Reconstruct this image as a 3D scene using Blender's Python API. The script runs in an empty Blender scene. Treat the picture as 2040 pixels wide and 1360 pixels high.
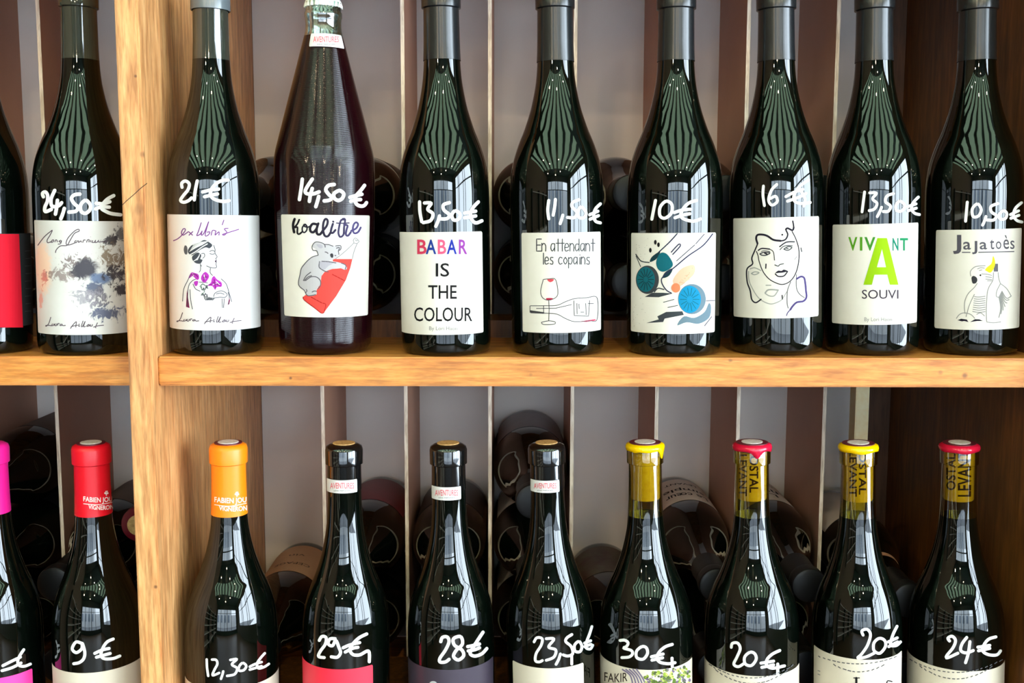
import bpy, bmesh, math, random
from math import sin, cos, tan, radians, pi, sqrt, atan2, asin
from mathutils import Vector, Matrix
random.seed(7)
S = bpy.context.scene
COL = S.collection

# ------------------------------------------------------------------ camera
F = 2150.0                      # focal length in pixels of the 2040 x 1360 frame
CAMD = 0.96                     # camera stands this far in front of the shelf edge (y = 0)
PITCH = radians(6.635)
ROLL = radians(0.12)
cam_d = bpy.data.cameras.new('camera')
cam = bpy.data.objects.new('camera', cam_d)
COL.objects.link(cam)
cam_d.sensor_width = 36.0
cam_d.lens = F / 2040.0 * 36.0
cam_d.clip_start = 0.05
CM = Matrix.Rotation(pi / 2 - PITCH, 3, 'X') @ Matrix.Rotation(ROLL, 3, 'Z')
cam.matrix_world = Matrix.Translation((0, -CAMD, 0)) @ CM.to_4x4()
S.camera = cam
CAMP = Vector((0, -CAMD, 0))

# ------------------------------------------------------------------ world / daylight / exposure
W = bpy.data.worlds.new('daylight')
S.world = W
W.use_nodes = True
bgn = W.node_tree.nodes['Background']
bgn.inputs[0].default_value = (0.74, 0.88, 1.0, 1)
bgn.inputs[1].default_value = 17.0
S.view_settings.view_transform = 'Standard'
S.view_settings.look = 'None'
S.view_settings.gamma = 1.0
S.view_settings.use_curve_mapping = False
S.view_settings.exposure = 0.2
S.cycles.max_bounces = 8
S.cycles.diffuse_bounces = 4
S.cycles.glossy_bounces = 4
S.cycles.transparent_max_bounces = 12
S.cycles.caustics_reflective = False
S.cycles.caustics_refractive = False
S.cycles.sample_clamp_indirect = 6.0

def lamp(name, kind, loc, energy, color=(1, 1, 1), rot=(0, 0, 0), size=None, radius=None, portal=False):
    d = bpy.data.lights.new(name, kind)
    d.energy = energy
    d.color = color
    if size:
        d.shape = 'RECTANGLE'
        d.size, d.size_y = size
    if radius is not None:
        d.shadow_soft_size = radius
    if portal:
        d.cycles.is_portal = True
    o = bpy.data.objects.new(name, d)
    COL.objects.link(o)
    o.location = loc
    o.rotation_euler = rot
    return o
# portals in the two shop windows (they only steer the daylight sampling)
WR = dict(x=2.4, y0=-3.9, y1=-0.45, z0=-0.85, z1=1.0)      # window in the right wall
WB = dict(y=-4.8, x0=-2.1, x1=2.2, z0=-1.2, z1=0.9)       # shop front behind the camera
lamp('window_portal', 'AREA', (WR['x'] + .02, (WR['y0'] + WR['y1']) / 2, (WR['z0'] + WR['z1']) / 2), 1,
     rot=(0, radians(90), 0), size=(WR['z1'] - WR['z0'], WR['y1'] - WR['y0']), portal=True)
lamp('shop_front_portal', 'AREA', ((WB['x0'] + WB['x1']) / 2, WB['y'] - .02, (WB['z0'] + WB['z1']) / 2), 1,
     rot=(radians(90), 0, 0), size=(WB['x1'] - WB['x0'], WB['z1'] - WB['z0']), portal=True)
# warm ceiling bulbs of the shop
for bx, by in ((-1.5, -3.4), (-.75, -2.1), (-1.2, -1.5), (.15, -1.75), (.45, -3.2), (1.1, -2.4), (1.5, -1.6), (-.3, -3.9)):
    lamp('ceiling_bulb', 'POINT', (bx, by, 1.05), 16.0, (1.0, .78, .50), radius=.018)

# ------------------------------------------------------------------ helpers: materials
MATS = {}
def mat(name, base=(0.8, 0.8, 0.8), rough=0.5, metal=0.0, ior=1.5, coat=0.0, emit=None):
    if name in MATS:
        return MATS[name]
    m = bpy.data.materials.new(name)
    m.use_nodes = True
    b = m.node_tree.nodes['Principled BSDF']
    b.inputs['Base Color'].default_value = (*base, 1)
    b.inputs['Roughness'].default_value = rough
    b.inputs['Metallic'].default_value = metal
    b.inputs['IOR'].default_value = ior
    b.inputs['Coat Weight'].default_value = coat
    b.inputs['Coat Roughness'].default_value = .03
    MATS[name] = m
    return m
def srgb(r, g, b):
    f = lambda c: (c / 255) / 12.92 if c / 255 <= .04045 else ((c / 255 + .055) / 1.055) ** 2.4
    return (f(r), f(g), f(b))
def N(m, t, **k):
    n = m.node_tree.nodes.new(t)
    for a, v in k.items():
        if a in n.inputs:
            n.inputs[a].default_value = v
        else:
            setattr(n, a, v)
    return n
def L(m, a, b):
    m.node_tree.links.new(a, b)
def ramp(m, stops):
    r = N(m, 'ShaderNodeValToRGB')
    el = r.color_ramp.elements
    while len(el) < len(stops):
        el.new(0.5)
    for e, (p, c) in zip(el, stops):
        e.position = p
        e.color = (*c, 1)
    return r
def wood(name, c1, c2, c3, axis='X', scale=1.0, rough=.45, spots=(), bump=.15):
    """grain drawn out along one axis, fine pores, broad tone waves, a few knots at given points"""
    m = mat(name, c1, rough)
    b = m.node_tree.nodes['Principled BSDF']
    tc = N(m, 'ShaderNodeTexCoord')
    st = {'X': (1, 9, 9), 'Y': (9, 1, 9), 'Z': (9, 9, 1)}[axis]
    mp = N(m, 'ShaderNodeMapping')
    mp.inputs['Scale'].default_value = tuple(s * scale for s in st)
    L(m, tc.outputs['Object'], mp.inputs['Vector'])
    n1 = N(m, 'ShaderNodeTexNoise', Scale=15.0, Detail=6.0, Roughness=.62, Distortion=.35)
    L(m, mp.outputs[0], n1.inputs['Vector'])
    r1 = ramp(m, [(.32, c1), (.52, c2), (.72, c3)])
    L(m, n1.outputs['Fac'], r1.inputs['Fac'])
    n2 = N(m, 'ShaderNodeTexNoise', Scale=75.0, Detail=3.0, Roughness=.7)
    mp2 = N(m, 'ShaderNodeMapping')
    st2 = {'X': (.10, 1, 1), 'Y': (1, .10, 1), 'Z': (1, 1, .10)}[axis]
    mp2.inputs['Scale'].default_value = tuple(s * 3 * scale for s in st2)
    L(m, tc.outputs['Object'], mp2.inputs['Vector'])
    L(m, mp2.outputs[0], n2.inputs['Vector'])
    r2 = ramp(m, [(.36, (.50, .42, .34)), (.58, (1, 1, 1))])
    L(m, n2.outputs['Fac'], r2.inputs['Fac'])
    mx = N(m, 'ShaderNodeMix', data_type='RGBA', blend_type='MULTIPLY')
    mx.inputs[0].default_value = .75
    L(m, r1.outputs[0], mx.inputs[6]); L(m, r2.outputs[0], mx.inputs[7])
    out = mx.outputs[2]
    for (p, rad, dark) in spots:
        vm = N(m, 'ShaderNodeVectorMath', operation='DISTANCE')
        vm.inputs[1].default_value = p
        L(m, tc.outputs['Object'], vm.inputs[0])
        mr = N(m, 'ShaderNodeMapRange')
        mr.inputs[1].default_value = rad * .35; mr.inputs[2].default_value = rad
        mr.inputs[3].default_value = dark; mr.inputs[4].default_value = 0
        L(m, vm.outputs['Value'], mr.inputs[0])
        mk = N(m, 'ShaderNodeMix', data_type='RGBA')
        mk.inputs[7].default_value = (.10, .035, .012, 1)
        L(m, mr.outputs[0], mk.inputs[0]); L(m, out, mk.inputs[6])
        out = mk.outputs[2]
    L(m, out, b.inputs['Base Color'])
    bp = N(m, 'ShaderNodeBump', Strength=bump, Distance=.001)
    L(m, n2.outputs['Fac'], bp.inputs['Height'])
    L(m, bp.outputs[0], b.inputs['Normal'])
    return m
def mottled(name, c1, c2, scale=6.0, rough=.6):
    m = mat(name, c1, rough)
    b = m.node_tree.nodes['Principled BSDF']
    tc = N(m, 'ShaderNodeTexCoord')
    n = N(m, 'ShaderNodeTexNoise', Scale=scale, Detail=5.0, Roughness=.6)
    L(m, tc.outputs['Object'], n.inputs['Vector'])
    r = ramp(m, [(.3, c1), (.7, c2)])
    L(m, n.outputs['Fac'], r.inputs['Fac'])
    L(m, r.outputs[0], b.inputs['Base Color'])
    return m
def ribbed(m, axis_scale, strength=.5):
    b = m.node_tree.nodes['Principled BSDF']
    tc = N(m, 'ShaderNodeTexCoord')
    w = N(m, 'ShaderNodeTexWave', Scale=axis_scale, bands_direction='Z')
    L(m, tc.outputs['Object'], w.inputs['Vector'])
    bp = N(m, 'ShaderNodeBump', Strength=strength, Distance=.0006)
    L(m, w.outputs['Fac'], bp.inputs['Height'])
    L(m, bp.outputs[0], b.inputs['Normal'])
def tinted_glass(name, col, gloss=.12):
    m = bpy.data.materials.new(name)
    m.use_nodes = True
    nt = m.node_tree
    nt.nodes.remove(nt.nodes['Principled BSDF'])
    tr = N(m, 'ShaderNodeBsdfTransparent'); tr.inputs[0].default_value = (*col, 1)
    gl = N(m, 'ShaderNodeBsdfGlossy', Roughness=.03)
    fr = N(m, 'ShaderNodeLayerWeight', Blend=.35)
    mr = N(m, 'ShaderNodeMapRange')
    mr.inputs[3].default_value = gloss; mr.inputs[4].default_value = .75
    L(m, fr.outputs['Facing'], mr.inputs[0])
    mx = N(m, 'ShaderNodeMixShader')
    # the light crosses more glass towards the rim of the neck: deeper colour there
    fc = N(m, 'ShaderNodeLayerWeight', Blend=.3)
    cm_ = N(m, 'ShaderNodeMix', data_type='RGBA')
    cm_.inputs[6].default_value = (*col, 1); cm_.inputs[7].default_value = (*[c ** 3.2 for c in col], 1)
    L(m, fc.outputs['Facing'], cm_.inputs[0]); L(m, cm_.outputs[2], tr.inputs[0])
    L(m, mr.outputs[0], mx.inputs[0]); L(m, tr.outputs[0], mx.inputs[1]); L(m, gl.outputs[0], mx.inputs[2])
    L(m, mx.outputs[0], nt.nodes['Material Output'].inputs[0])
    MATS[name] = m
    return m

# ------------------------------------------------------------------ helpers: objects
def link(name, me, m=None, parent=None, label=None, smooth=False):
    o = bpy.data.objects.new(name, me)
    COL.objects.link(o)
    for x in (m if isinstance(m, (list, tuple)) else [m]):
        if x is not None:
            me.materials.append(x)
    if parent is not None:
        o.parent = parent
    if label:
        o['label'] = label
    if smooth:
        me.polygons.foreach_set('use_smooth', [True] * len(me.polygons))
    return o
def box(name, x0, x1, y0, y1, z0, z1, m, parent=None, bevel=.001, label=None):
    bm = bmesh.new()
    bmesh.ops.create_cube(bm, size=1)
    for v in bm.verts:
        v.co = Vector(((x0 + x1) / 2 + v.co.x * (x1 - x0), (y0 + y1) / 2 + v.co.y * (y1 - y0), (z0 + z1) / 2 + v.co.z * (z1 - z0)))
    if bevel:
        bmesh.ops.bevel(bm, geom=bm.edges[:], offset=bevel, segments=2, affect='EDGES')
    me = bpy.data.meshes.new(name)
    bm.to_mesh(me); bm.free()
    return link(name, me, m, parent, label)
def empty(name, loc, label=None, cat=None, group=None):
    o = bpy.data.objects.new(name, None)
    o.empty_display_size = .02
    COL.objects.link(o)
    o.location = loc
    if label: o['label'] = label
    if cat: o['category'] = cat
    if group: o['group'] = group
    return o
def struct(o):
    o['kind'] = 'structure'
    return o

# ------------------------------------------------------------------ the room (behind the camera: seen in the glass)
plaster = mottled('umber plaster', srgb(92, 78, 68), srgb(80, 68, 58), 2.0, .8)
frame_m = mat('dark window frame', srgb(40, 42, 44), .4)
floor_m = wood('dark floor boards', srgb(70, 48, 32), srgb(90, 62, 40), srgb(105, 76, 50), 'Y', .3, .4)
# green see-light roof panels: daylight from above glows through them
slat_m = bpy.data.materials.new('translucent green roof panel')
slat_m.use_nodes = True
slat_m.node_tree.nodes.remove(slat_m.node_tree.nodes['Principled BSDF'])
_t = N(slat_m, 'ShaderNodeBsdfTranslucent'); _t.inputs[0].default_value = (.37, .42, .325, 1)
L(slat_m, _t.outputs[0], slat_m.node_tree.nodes['Material Output'].inputs[0])
ceil_m = mat('dark green ceiling', srgb(34, 46, 34), .8)
FZ, CZ = -1.45, 1.22
XL, XR, YB, YW = -2.4, 2.4, -4.8, 0.46
struct(box('floor', XL - .1, XR + .1, YB - .1, YW + .1, FZ - .1, FZ, floor_m, bevel=0))
ce = struct(box('ceiling', XL - .1, XR + .1, -.45, YW + .1, CZ, CZ + .06, ceil_m, bevel=0))
box('ceiling_edge', XL - .1, XR + .1, YB - .1, -3.3, CZ, CZ + .06, ceil_m, ce, 0)
xx = XL - .1
slat0 = rib0 = None
while xx < XR + .1:
    if slat0 is None:
        slat0 = box('roof_panel', 0, .35, -3.3, -.45, CZ + .01, CZ + .014, slat_m, ce, 0)
        rib0 = box('roof_rib', .35, .52, -3.3, -.45, CZ - .02, CZ + .05, ceil_m, ce, .004)
        s_, r_ = slat0, rib0
    else:
        s_ = slat0.copy(); COL.objects.link(s_)
        r_ = rib0.copy(); COL.objects.link(r_)
    s_.location.x = xx; r_.location.x = xx
    xx += .52
struct(box('wall_back', XL - .1, XR + .1, YW, YW + .1, FZ, CZ, plaster, bevel=0))
struct(box('wall_left', XL - .1, XL, YB, YW, FZ, CZ, mottled('warm ochre plaster', srgb(112, 88, 66), srgb(100, 78, 58), 2.0, .8), bevel=0))
# right wall around its window
wr = struct(box('wall_right', XR, XR + .1, WR['y1'], YW, FZ, CZ, plaster, bevel=0))
box('wall_pier', XR, XR + .1, YB, WR['y0'], FZ, CZ, plaster, wr, 0)
box('sill_wall', XR, XR + .1, WR['y0'], WR['y1'], FZ, WR['z0'], plaster, wr, 0)
box('lintel', XR, XR + .1, WR['y0'], WR['y1'], WR['z1'], CZ, plaster, wr, 0)
w1 = struct(empty('window_1', (XR + .05, WR['y0'], WR['z0'])))
def wbar(x0, x1, y0, y1, z0, z1, p):
    o = box('window_bar', x0, x1, y0, y1, z0, z1, frame_m, None, .004)
    o.parent = p; o.matrix_parent_inverse = Matrix.Translation(-p.location)
for yy in (-3.9, -3.05, -2.75, -1.85, -1.5, -0.5):
    wbar(XR + .02, XR + .08, yy, yy + .05, WR['z0'], WR['z1'], w1)
for zz in (-.85, .52, .96):
    wbar(XR + .03, XR + .07, -3.9, -.45, zz, zz + .04, w1)
# shop front behind the camera
wf = struct(box('wall_front', XL, WB['x0'], YB - .1, YB, FZ, CZ, plaster, bevel=0))
box('wall_pier', WB['x1'], XR, YB - .1, YB, FZ, CZ, plaster, wf, 0)
box('lintel', WB['x0'], WB['x1'], YB - .1, YB, WB['z1'], CZ, frame_m, wf, 0)
box('sill_wall', WB['x0'], WB['x1'], YB - .1, YB, FZ, WB['z0'], frame_m, wf, 0)
w2 = struct(empty('window_2', (WB['x0'], YB - .05, WB['z0'])))
for xx in (-2.1, -1.3, -.45, .02, .14, 1.0, 2.14):
    wbar(xx, xx + .06, YB - .08, YB - .02, WB['z0'], WB['z1'], w2)
for zz in (-1.2, .45):
    wbar(WB['x0'], WB['x1'], YB - .07, YB - .03, zz, zz + .05, w2)
# the street outside
street = struct(box('street_paving', -14, 16, -16, YB - .12, FZ - .25, FZ - .12, mat('grey paving', srgb(120, 122, 126), .8), bevel=0))  # unseen street paving beyond the shop front
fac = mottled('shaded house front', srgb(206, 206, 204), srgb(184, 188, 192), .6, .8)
hb = struct(empty('house_row', (0, -11, FZ - .12)))  # unseen houses across the street, mirrored in the bottles
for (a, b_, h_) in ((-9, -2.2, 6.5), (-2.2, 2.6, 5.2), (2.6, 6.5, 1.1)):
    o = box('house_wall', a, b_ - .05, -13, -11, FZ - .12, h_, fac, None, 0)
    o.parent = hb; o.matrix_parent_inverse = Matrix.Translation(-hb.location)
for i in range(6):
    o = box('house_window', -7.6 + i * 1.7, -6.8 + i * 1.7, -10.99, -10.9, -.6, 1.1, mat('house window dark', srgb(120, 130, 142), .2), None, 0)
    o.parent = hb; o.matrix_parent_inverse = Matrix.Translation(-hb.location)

rk = mat('dark rack', srgb(38, 32, 28), .6); rkl = mat('pale rack board', srgb(214, 204, 186), .5)
wl = bpy.data.objects['wall_left']
for i in range(6):
    o = box('rack_board', XL, XL + .32, -4.3, -1.0, -1.2 + i * .27, -1.175 + i * .27, rkl, None, 0); o.parent = wl
for i in range(4):
    o = box('rack_upright', XL, XL + .34, -4.3 + i * 1.08, -4.24 + i * 1.08, FZ, .25, rk, None, 0); o.parent = wl

# ------------------------------------------------------------------ the wine shelf
oak_front = wood('honey oak shelf edge', srgb(190, 112, 42), srgb(212, 138, 62), srgb(226, 158, 84), 'X', 1.0, .42,
                 spots=[((-.199, 0, -.1452), .0018, .8), ((.407, 0, -.1415), .0035, .7), ((.385, 0, -.139), .003, .45), ((.017, 0, -.1415), .002, .3), ((.196, 0, -.128), .0025, .6)])
oak_post = wood('pale oak upright', srgb(202, 136, 80), srgb(220, 160, 102), srgb(230, 178, 120), 'Z', 1.0, .42,
                spots=[((-.3177, -.017, .052), .004, .85), ((-.3225, -.017, .118), .0017, .8), ((-.331, -.017, .243), .003, .8), ((-.3185, -.017, -.098), .002, .5),
                       ((-.3235, -.017, .005), .006, .3), ((-.3215, -.017, -.3335), .0022, .8), ((-.335, -.017, .24), .009, .3)])
brown_panel = wood('brown oak side', srgb(92, 52, 16), srgb(112, 66, 22), srgb(136, 82, 30), 'Z', .8, .5)
side_tone = wood('shaded side board brown', srgb(84, 52, 30), srgb(94, 60, 36), srgb(106, 68, 42), 'Z', .6, .6)
ply_edge = wood('pale plywood edge', srgb(246, 226, 200), srgb(250, 232, 208), srgb(236, 210, 176), 'Z', 1.5, .5)
ply_face = mottled('brown plywood face', srgb(176, 128, 104), srgb(190, 140, 114), 5, .55)
grey_back = mottled('grey taupe back panel', srgb(238, 226, 216), srgb(230, 217, 207), 4, .7)
pine = mottled('pale pine batten', srgb(250, 226, 170), srgb(255, 240, 196), 160, .7)
TOPZ, SHT, LOWZ = -.1261, .0264, -.545
UPZ = TOPZ + .42
YBK = .395
unit = empty('wine_shelf', (0, .2, LOWZ - SHT), 'oak wine rack with two shelf boards and thin upright dividers holding every bottle', 'wine rack')
def part(name, x0, x1, y0, y1, z0, z1, m, bevel=.0012, label=None, p=None, edge=None):
    o = box(name, x0, x1, y0, y1, z0, z1, m, None, bevel, label)
    if edge:
        o.data.materials.append(edge)
        for f in o.data.polygons:
            if f.normal.y < -.3:
                f.material_index = 1
    p = p or unit
    o.parent = p
    w = Matrix.Translation(p.location) if p is unit else Matrix.Translation(unit.location)
    o.matrix_parent_inverse = w.inverted()
    return o
SX0, SX1 = -.3387, -.3183          # the upright between the two bays
part('upright', SX0, SX1, -.017, YBK, LOWZ - SHT, UPZ + SHT, oak_post, .0018, 'pale oak upright between the two bays')
part('upright', .480, .505, -.017, YBK, LOWZ - SHT, UPZ + SHT, brown_panel, .0018, 'brown oak side board at the right')
part('upright', -1.16, -1.135, -.017, YBK, LOWZ - SHT, UPZ + SHT, oak_post, .0018)
for (a, b_) in ((-1.135, SX0), (SX1, .480)):
    for z in (LOWZ, TOPZ, UPZ + SHT):
        part('shelf_board', a, b_, 0, YBK, z - SHT, z, oak_front, .0015, 'honey oak shelf board' if z == TOPZ else None)
    for (z0, z1) in ((LOWZ, TOPZ - SHT), (TOPZ, UPZ)):
        part('back_panel', a, b_, YBK, YBK + .008, z0, z1, grey_back, 0, 'grey taupe back panel')
for (z0, z1) in ((LOWZ, TOPZ - SHT), (TOPZ, UPZ)):
    part('added_strip', .4410, .480, YBK - .004, YBK, z0, z1, side_tone, 0, 'added dark brown strip standing for the shaded side board, over the back')  # added strip: carries the side board's shaded brown across the grey back
DIVX = [-.2130, -.1193, -.0246, .0680, .1630, .2552, .3520]
DIVL = [-.4190, -.5127, -.6060, -.6990]
RISE = {0: .041, 1: .018}
for lv, (z0, z1) in enumerate(((LOWZ, TOPZ - SHT), (TOPZ, UPZ))):
    for x in DIVX + DIVL:
        part('divider', x - .002, x + .002, .238, YBK, z0, z1, ply_face, 0, None, None, ply_edge)
    for (a, b_) in ((SX1, .480), (-.72, SX0)):
        part('riser_board', a, b_, .16, .232, z0, z0 + RISE[lv], brown_panel, 0)
    if lv == 0:
        part('batten', .3876, .4028, .240, .262, -.3345, z1, pine, .0008, 'pale pine batten hanging in the last bin')
# short saw mark across the upright
crk = [(243, 409), (252, 400), (266, 388), (280, 375), (293, 365)]

# ------------------------------------------------------------------ picture <-> place
def ray(px, py):
    return (CM @ Vector(((px - 1020) / F, -(py - 680) / F, -1))).normalized()
def at(px, py, Y):
    d = ray(px, py)
    return CAMP + d * ((Y + CAMD) / d.y)
pts = [at(x, y, -.0172) for x, y in crk]
bm = bmesh.new()
vs = [(bm.verts.new(p + Vector((0, 0, .0004))), bm.verts.new(p - Vector((0, 0, .0004)))) for p in pts]
for a, b_ in zip(vs, vs[1:]):
    bm.faces.new((a[0], b_[0], b_[1], a[1]))
me = bpy.data.meshes.new('saw_mark'); bm.to_mesh(me); bm.free()
o = link('saw_mark', me, mat('dark saw mark', (.03, .015, .008), .8)); o.parent = unit
o.matrix_parent_inverse = Matrix.Translation(unit.location).inverted()

# ------------------------------------------------------------------ bottles
PROF = [(0, .0), (.0, .0375), (.0012, .0395), (.004, .0406), (.011, .0411), (.02, .0412), (.06, .0412), (.10, .0412), (.140, .0412), (.150, .0410), (.163, .0400), (.175, .0380),
        (.187, .0345), (.195, .0316), (.2015, .0290), (.212, .0255), (.222, .0226), (.235, .0198), (.248, .0178), (.262, .0167), (.280, .0160), (.300, .0157), (.3098, .0156),
        (.3108, .0173), (.3240, .0174), (.3272, .0164), (.3285, .0130), (.3285, 0)]
KOAL = [(0, 0), (0, .034), (.002, .0385), (.007, .0420), (.014, .0428), (.05, .0437), (.10, .0450), (.150, .0459), (.168, .0459), (.176, .0455), (.184, .0442), (.19, .0427), (.215, .0362),
        (.245, .0283), (.275, .0205), (.287, .0173), (.292, .0162), (.298, .0160), (.302, .0163), (.303, .0168), (.307, .0168), (.308, .0160), (.312, .0160), (.316, .0162), (.3165, 0)]
def rescale(prof, R, h=1.0, rn=None):
    rb = .0412
    out = []
    for (z, r) in prof:
        if r > .0178:
            r = .0178 + (r - .0178) * (R - .0178) / (rb - .0178)
        elif z > .2 and rn:
            r = r * rn
        elif z <= .02:
            r = r * R / rb
        out.append((z * h, r))
    return out
def smooth_prof(prof, z0=.012, z1=.3):
    """monotone-ish refinement of the shoulder"""
    out = []
    for i in range(len(prof) - 1):
        (a, ra), (b, rb) = prof[i], prof[i + 1]
        out.append((a, ra))
        if a > z0 and b < z1 and 0 < i < len(prof) - 2:
            (p, rp), (n, rn) = prof[i - 1], prof[i + 2]
            ma = (rb - rp) / (b - p) * (b - a)
            mb = (rn - ra) / (n - a) * (b - a)
            for t in (.25, .5, .75):
                h00 = 2 * t ** 3 - 3 * t * t + 1; h10 = t ** 3 - 2 * t * t + t
                h01 = -2 * t ** 3 + 3 * t * t; h11 = t ** 3 - t * t
                out.append((a + (b - a) * t, h00 * ra + h10 * ma + h01 * rb + h11 * mb))
    out.append(prof[-1])
    return out
def rad_at(prof, z):
    for (a, ra), (b, rb) in zip(prof, prof[1:]):
        if a <= z <= b and b > a:
            return ra + (rb - ra) * (z - a) / (b - a)
    return prof[-2][1] if z > prof[-1][0] else max(r for _, r in prof)
def lathe(name, prof, m, parent, seg=72, label=None):
    bm = bmesh.new()
    rings = []
    for (z, r) in prof:
        if r < 1e-5:
            rings.append([bm.verts.new((0, 0, z))])
        else:
            rings.append([bm.verts.new((r * cos(2 * pi * i / seg), r * sin(2 * pi * i / seg), z)) for i in range(seg)])
    for a, b in zip(rings, rings[1:]):
        for i in range(seg):
            j = (i + 1) % seg
            if len(a) == 1 and len(b) == 1:
                continue
            if len(a) == 1:
                bm.faces.new((a[0], b[j], b[i]))
            elif len(b) == 1:
                bm.faces.new((a[i], a[j], b[0]))
            else:
                bm.faces.new((a[i], a[j], b[j], b[i]))
    bm.normal_update()
    me = bpy.data.meshes.new(name)
    bm.to_mesh(me); bm.free()
    o = link(name, me, m, parent, label, True)
    try:
        me.set_sharp_from_angle(angle=radians(50))
    except Exception:
        pass
    return o
glass_k = mat('black green bottle glass', (.0010, .0020, .0012), .022, ior=1.58)
glass_b = mat('brown black bottle glass', (.004, .0025, .0015), .03, ior=1.8)
wine_red = mat('dark red wine behind ribbed glass', (.008, .0010, .002), .05, ior=1.45)
ribbed(wine_red, 330.0, .2)
olive = tinted_glass('olive green clear glass', (.68, .62, .10), .08)
clear = tinted_glass('clear pale teal glass', (.66, .80, .76), .16)
grey_neck = mat('smoky grey green neck glass', (.030, .034, .026), .06, ior=1.9)
foil_k = mat('matt black capsule', (.011, .0125, .014), .22, ior=1.55)
wax_k = mat('glossy black wax', (.004, .004, .004), .08, ior=1.75)
paper = mottled('white label paper', srgb(216, 209, 200), srgb(210, 203, 194), 40, .65)
paper_w = mottled('bright white label paper', srgb(212, 208, 208), srgb(206, 203, 203), 40, .65)
white_ink = mat('white marker paint', (.84, .84, .83), .5)

class Bottle:
    def __init__(s, neck, body, Y, R, zb, label, cat_group, prof=PROF, glass=glass_k, h=1.0, ynk=60, ybd=520, zoff=0.0, name='wine_bottle', cut=None, upper=None, rn=None):
        s.prof = smooth_prof(rescale(prof, R, h, rn))
        xn = at(neck, ynk, Y); xb = at(body, ybd, Y)
        lean = (xn.x - xb.x) / (xn.z - xb.z)
        lean = max(-.03, min(.03, lean))
        x0 = xb.x - lean * (xb.z - zb)
        s.loc = Vector((x0, Y, zb + zoff + .0006 + R * 1.05 * abs(lean)))
        s.M = Matrix.Translation(s.loc) @ Matrix.Rotation(math.atan(lean), 4, 'Y')
        s.Mi = s.M.inverted()
        s.R = R
        s.root = empty(name, s.loc, label, 'bottle', cat_group)
        s.root.rotation_euler = (0, math.atan(lean), 0)
        if cut is None:
            s.glass = lathe('glass', s.prof, glass, s.root, 96)
        else:
            lo = [q for q in s.prof if q[0] <= cut]; hi = [q for q in s.prof if q[0] > cut]
            rc = rad_at(s.prof, cut)
            s.glass = lathe('glass', lo + [(cut, rc), (cut, 0)], glass, s.root, 96)
            s.neck = lathe('neck_glass', [(cut + .0001, rc)] + hi, upper, s.root, 64, 'see-through neck')
        s.org = s.Mi @ CAMP
        s.d0 = s.Mi.to_3x3()
    def hit(s, px, py, off=.0003):
        d = s.d0 @ ray(px, py)
        o = s.org
        r = s.R
        p = None
        for _ in range(7):
            a = d.x * d.x + d.y * d.y
            b = o.x * d.x + o.y * d.y
            c = o.x * o.x + o.y * o.y - (r + off) ** 2
            disc = b * b - a * c
            if disc < 0:
                t = -b / a
                p = o + d * t
                k = (r + off) / sqrt(p.x ** 2 + p.y ** 2)
                p = Vector((p.x * k, p.y * k, p.z))
            else:
                t = (-b - sqrt(disc)) / a
                p = o + d * t
            r = rad_at(s.prof, max(.001, p.z))
        k = (r + off) / max(1e-6, sqrt(p.x ** 2 + p.y ** 2))
        return Vector((p.x * k, p.y * k, p.z))
    def theta(s, px, py):
        p = s.hit(px, py)
        return atan2(p.x, -p.y)
    # -- a paper label: rounded rectangle wrapped round the body
    def label(s, xl, xr, yt, yb, m, name='label', lab=None, rc=.0018, off=.00025, band=None, height=None):
        cx = (xl + xr) / 2
        ym = (yt + yb) / 2 if yb else yt + 20
        t0, t1 = s.theta(xl, ym), s.theta(xr, ym)
        zt = s.hit(cx, yt).z
        zb = s.hit(cx, yb).z if yb else zt - height
        R = s.R
        nu, nv = 48, 2
        bm = bmesh.new()
        ub, ut = t0 * R, t1 * R
        pts = []
        for (cxx, czz, a0) in ((ut - rc, zt - rc, 0), (ub + rc, zt - rc, 90), (ub + rc, zb + rc, 180), (ut - rc, zb + rc, 270)):
            for k in range(5):
                a = radians(a0 + k * 22.5)
                pts.append((cxx + rc * cos(a), czz + rc * sin(a)))
        f = bm.faces.new([bm.verts.new((x, z, 0)) for x, z in pts])
        n = max(4, int((ut - ub) / .0022))
        for k in range(1, n):
            bmesh.ops.bisect_plane(bm, geom=bm.verts[:] + bm.edges[:] + bm.faces[:], plane_co=(ub + (ut - ub) * k / n, 0, 0), plane_no=(1, 0, 0))
        if rad_at(s.prof, zt) < R * .985:
            for k in range(1, 8):
                bmesh.ops.bisect_plane(bm, geom=bm.verts[:] + bm.edges[:] + bm.faces[:], plane_co=(0, zb + (zt - zb) * k / 8, 0), plane_no=(0, 1, 0))
        for v in bm.verts:
            u, z = v.co.x, v.co.y
            th = u / R
            r = rad_at(s.prof, z) + off
            v.co = Vector((r * sin(th), -r * cos(th), z))
        # thickness of the paper
        me = bpy.data.meshes.new(name)
        bm.to_mesh(me); bm.free()
        o = link(name, me, m, s.root, lab, True)
        o['_top'] = zt
        return o
    def art(s, parent=None, name='print', label=None, off=.0004):
        return Art(s, parent or s.root, name, label, off)

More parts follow.
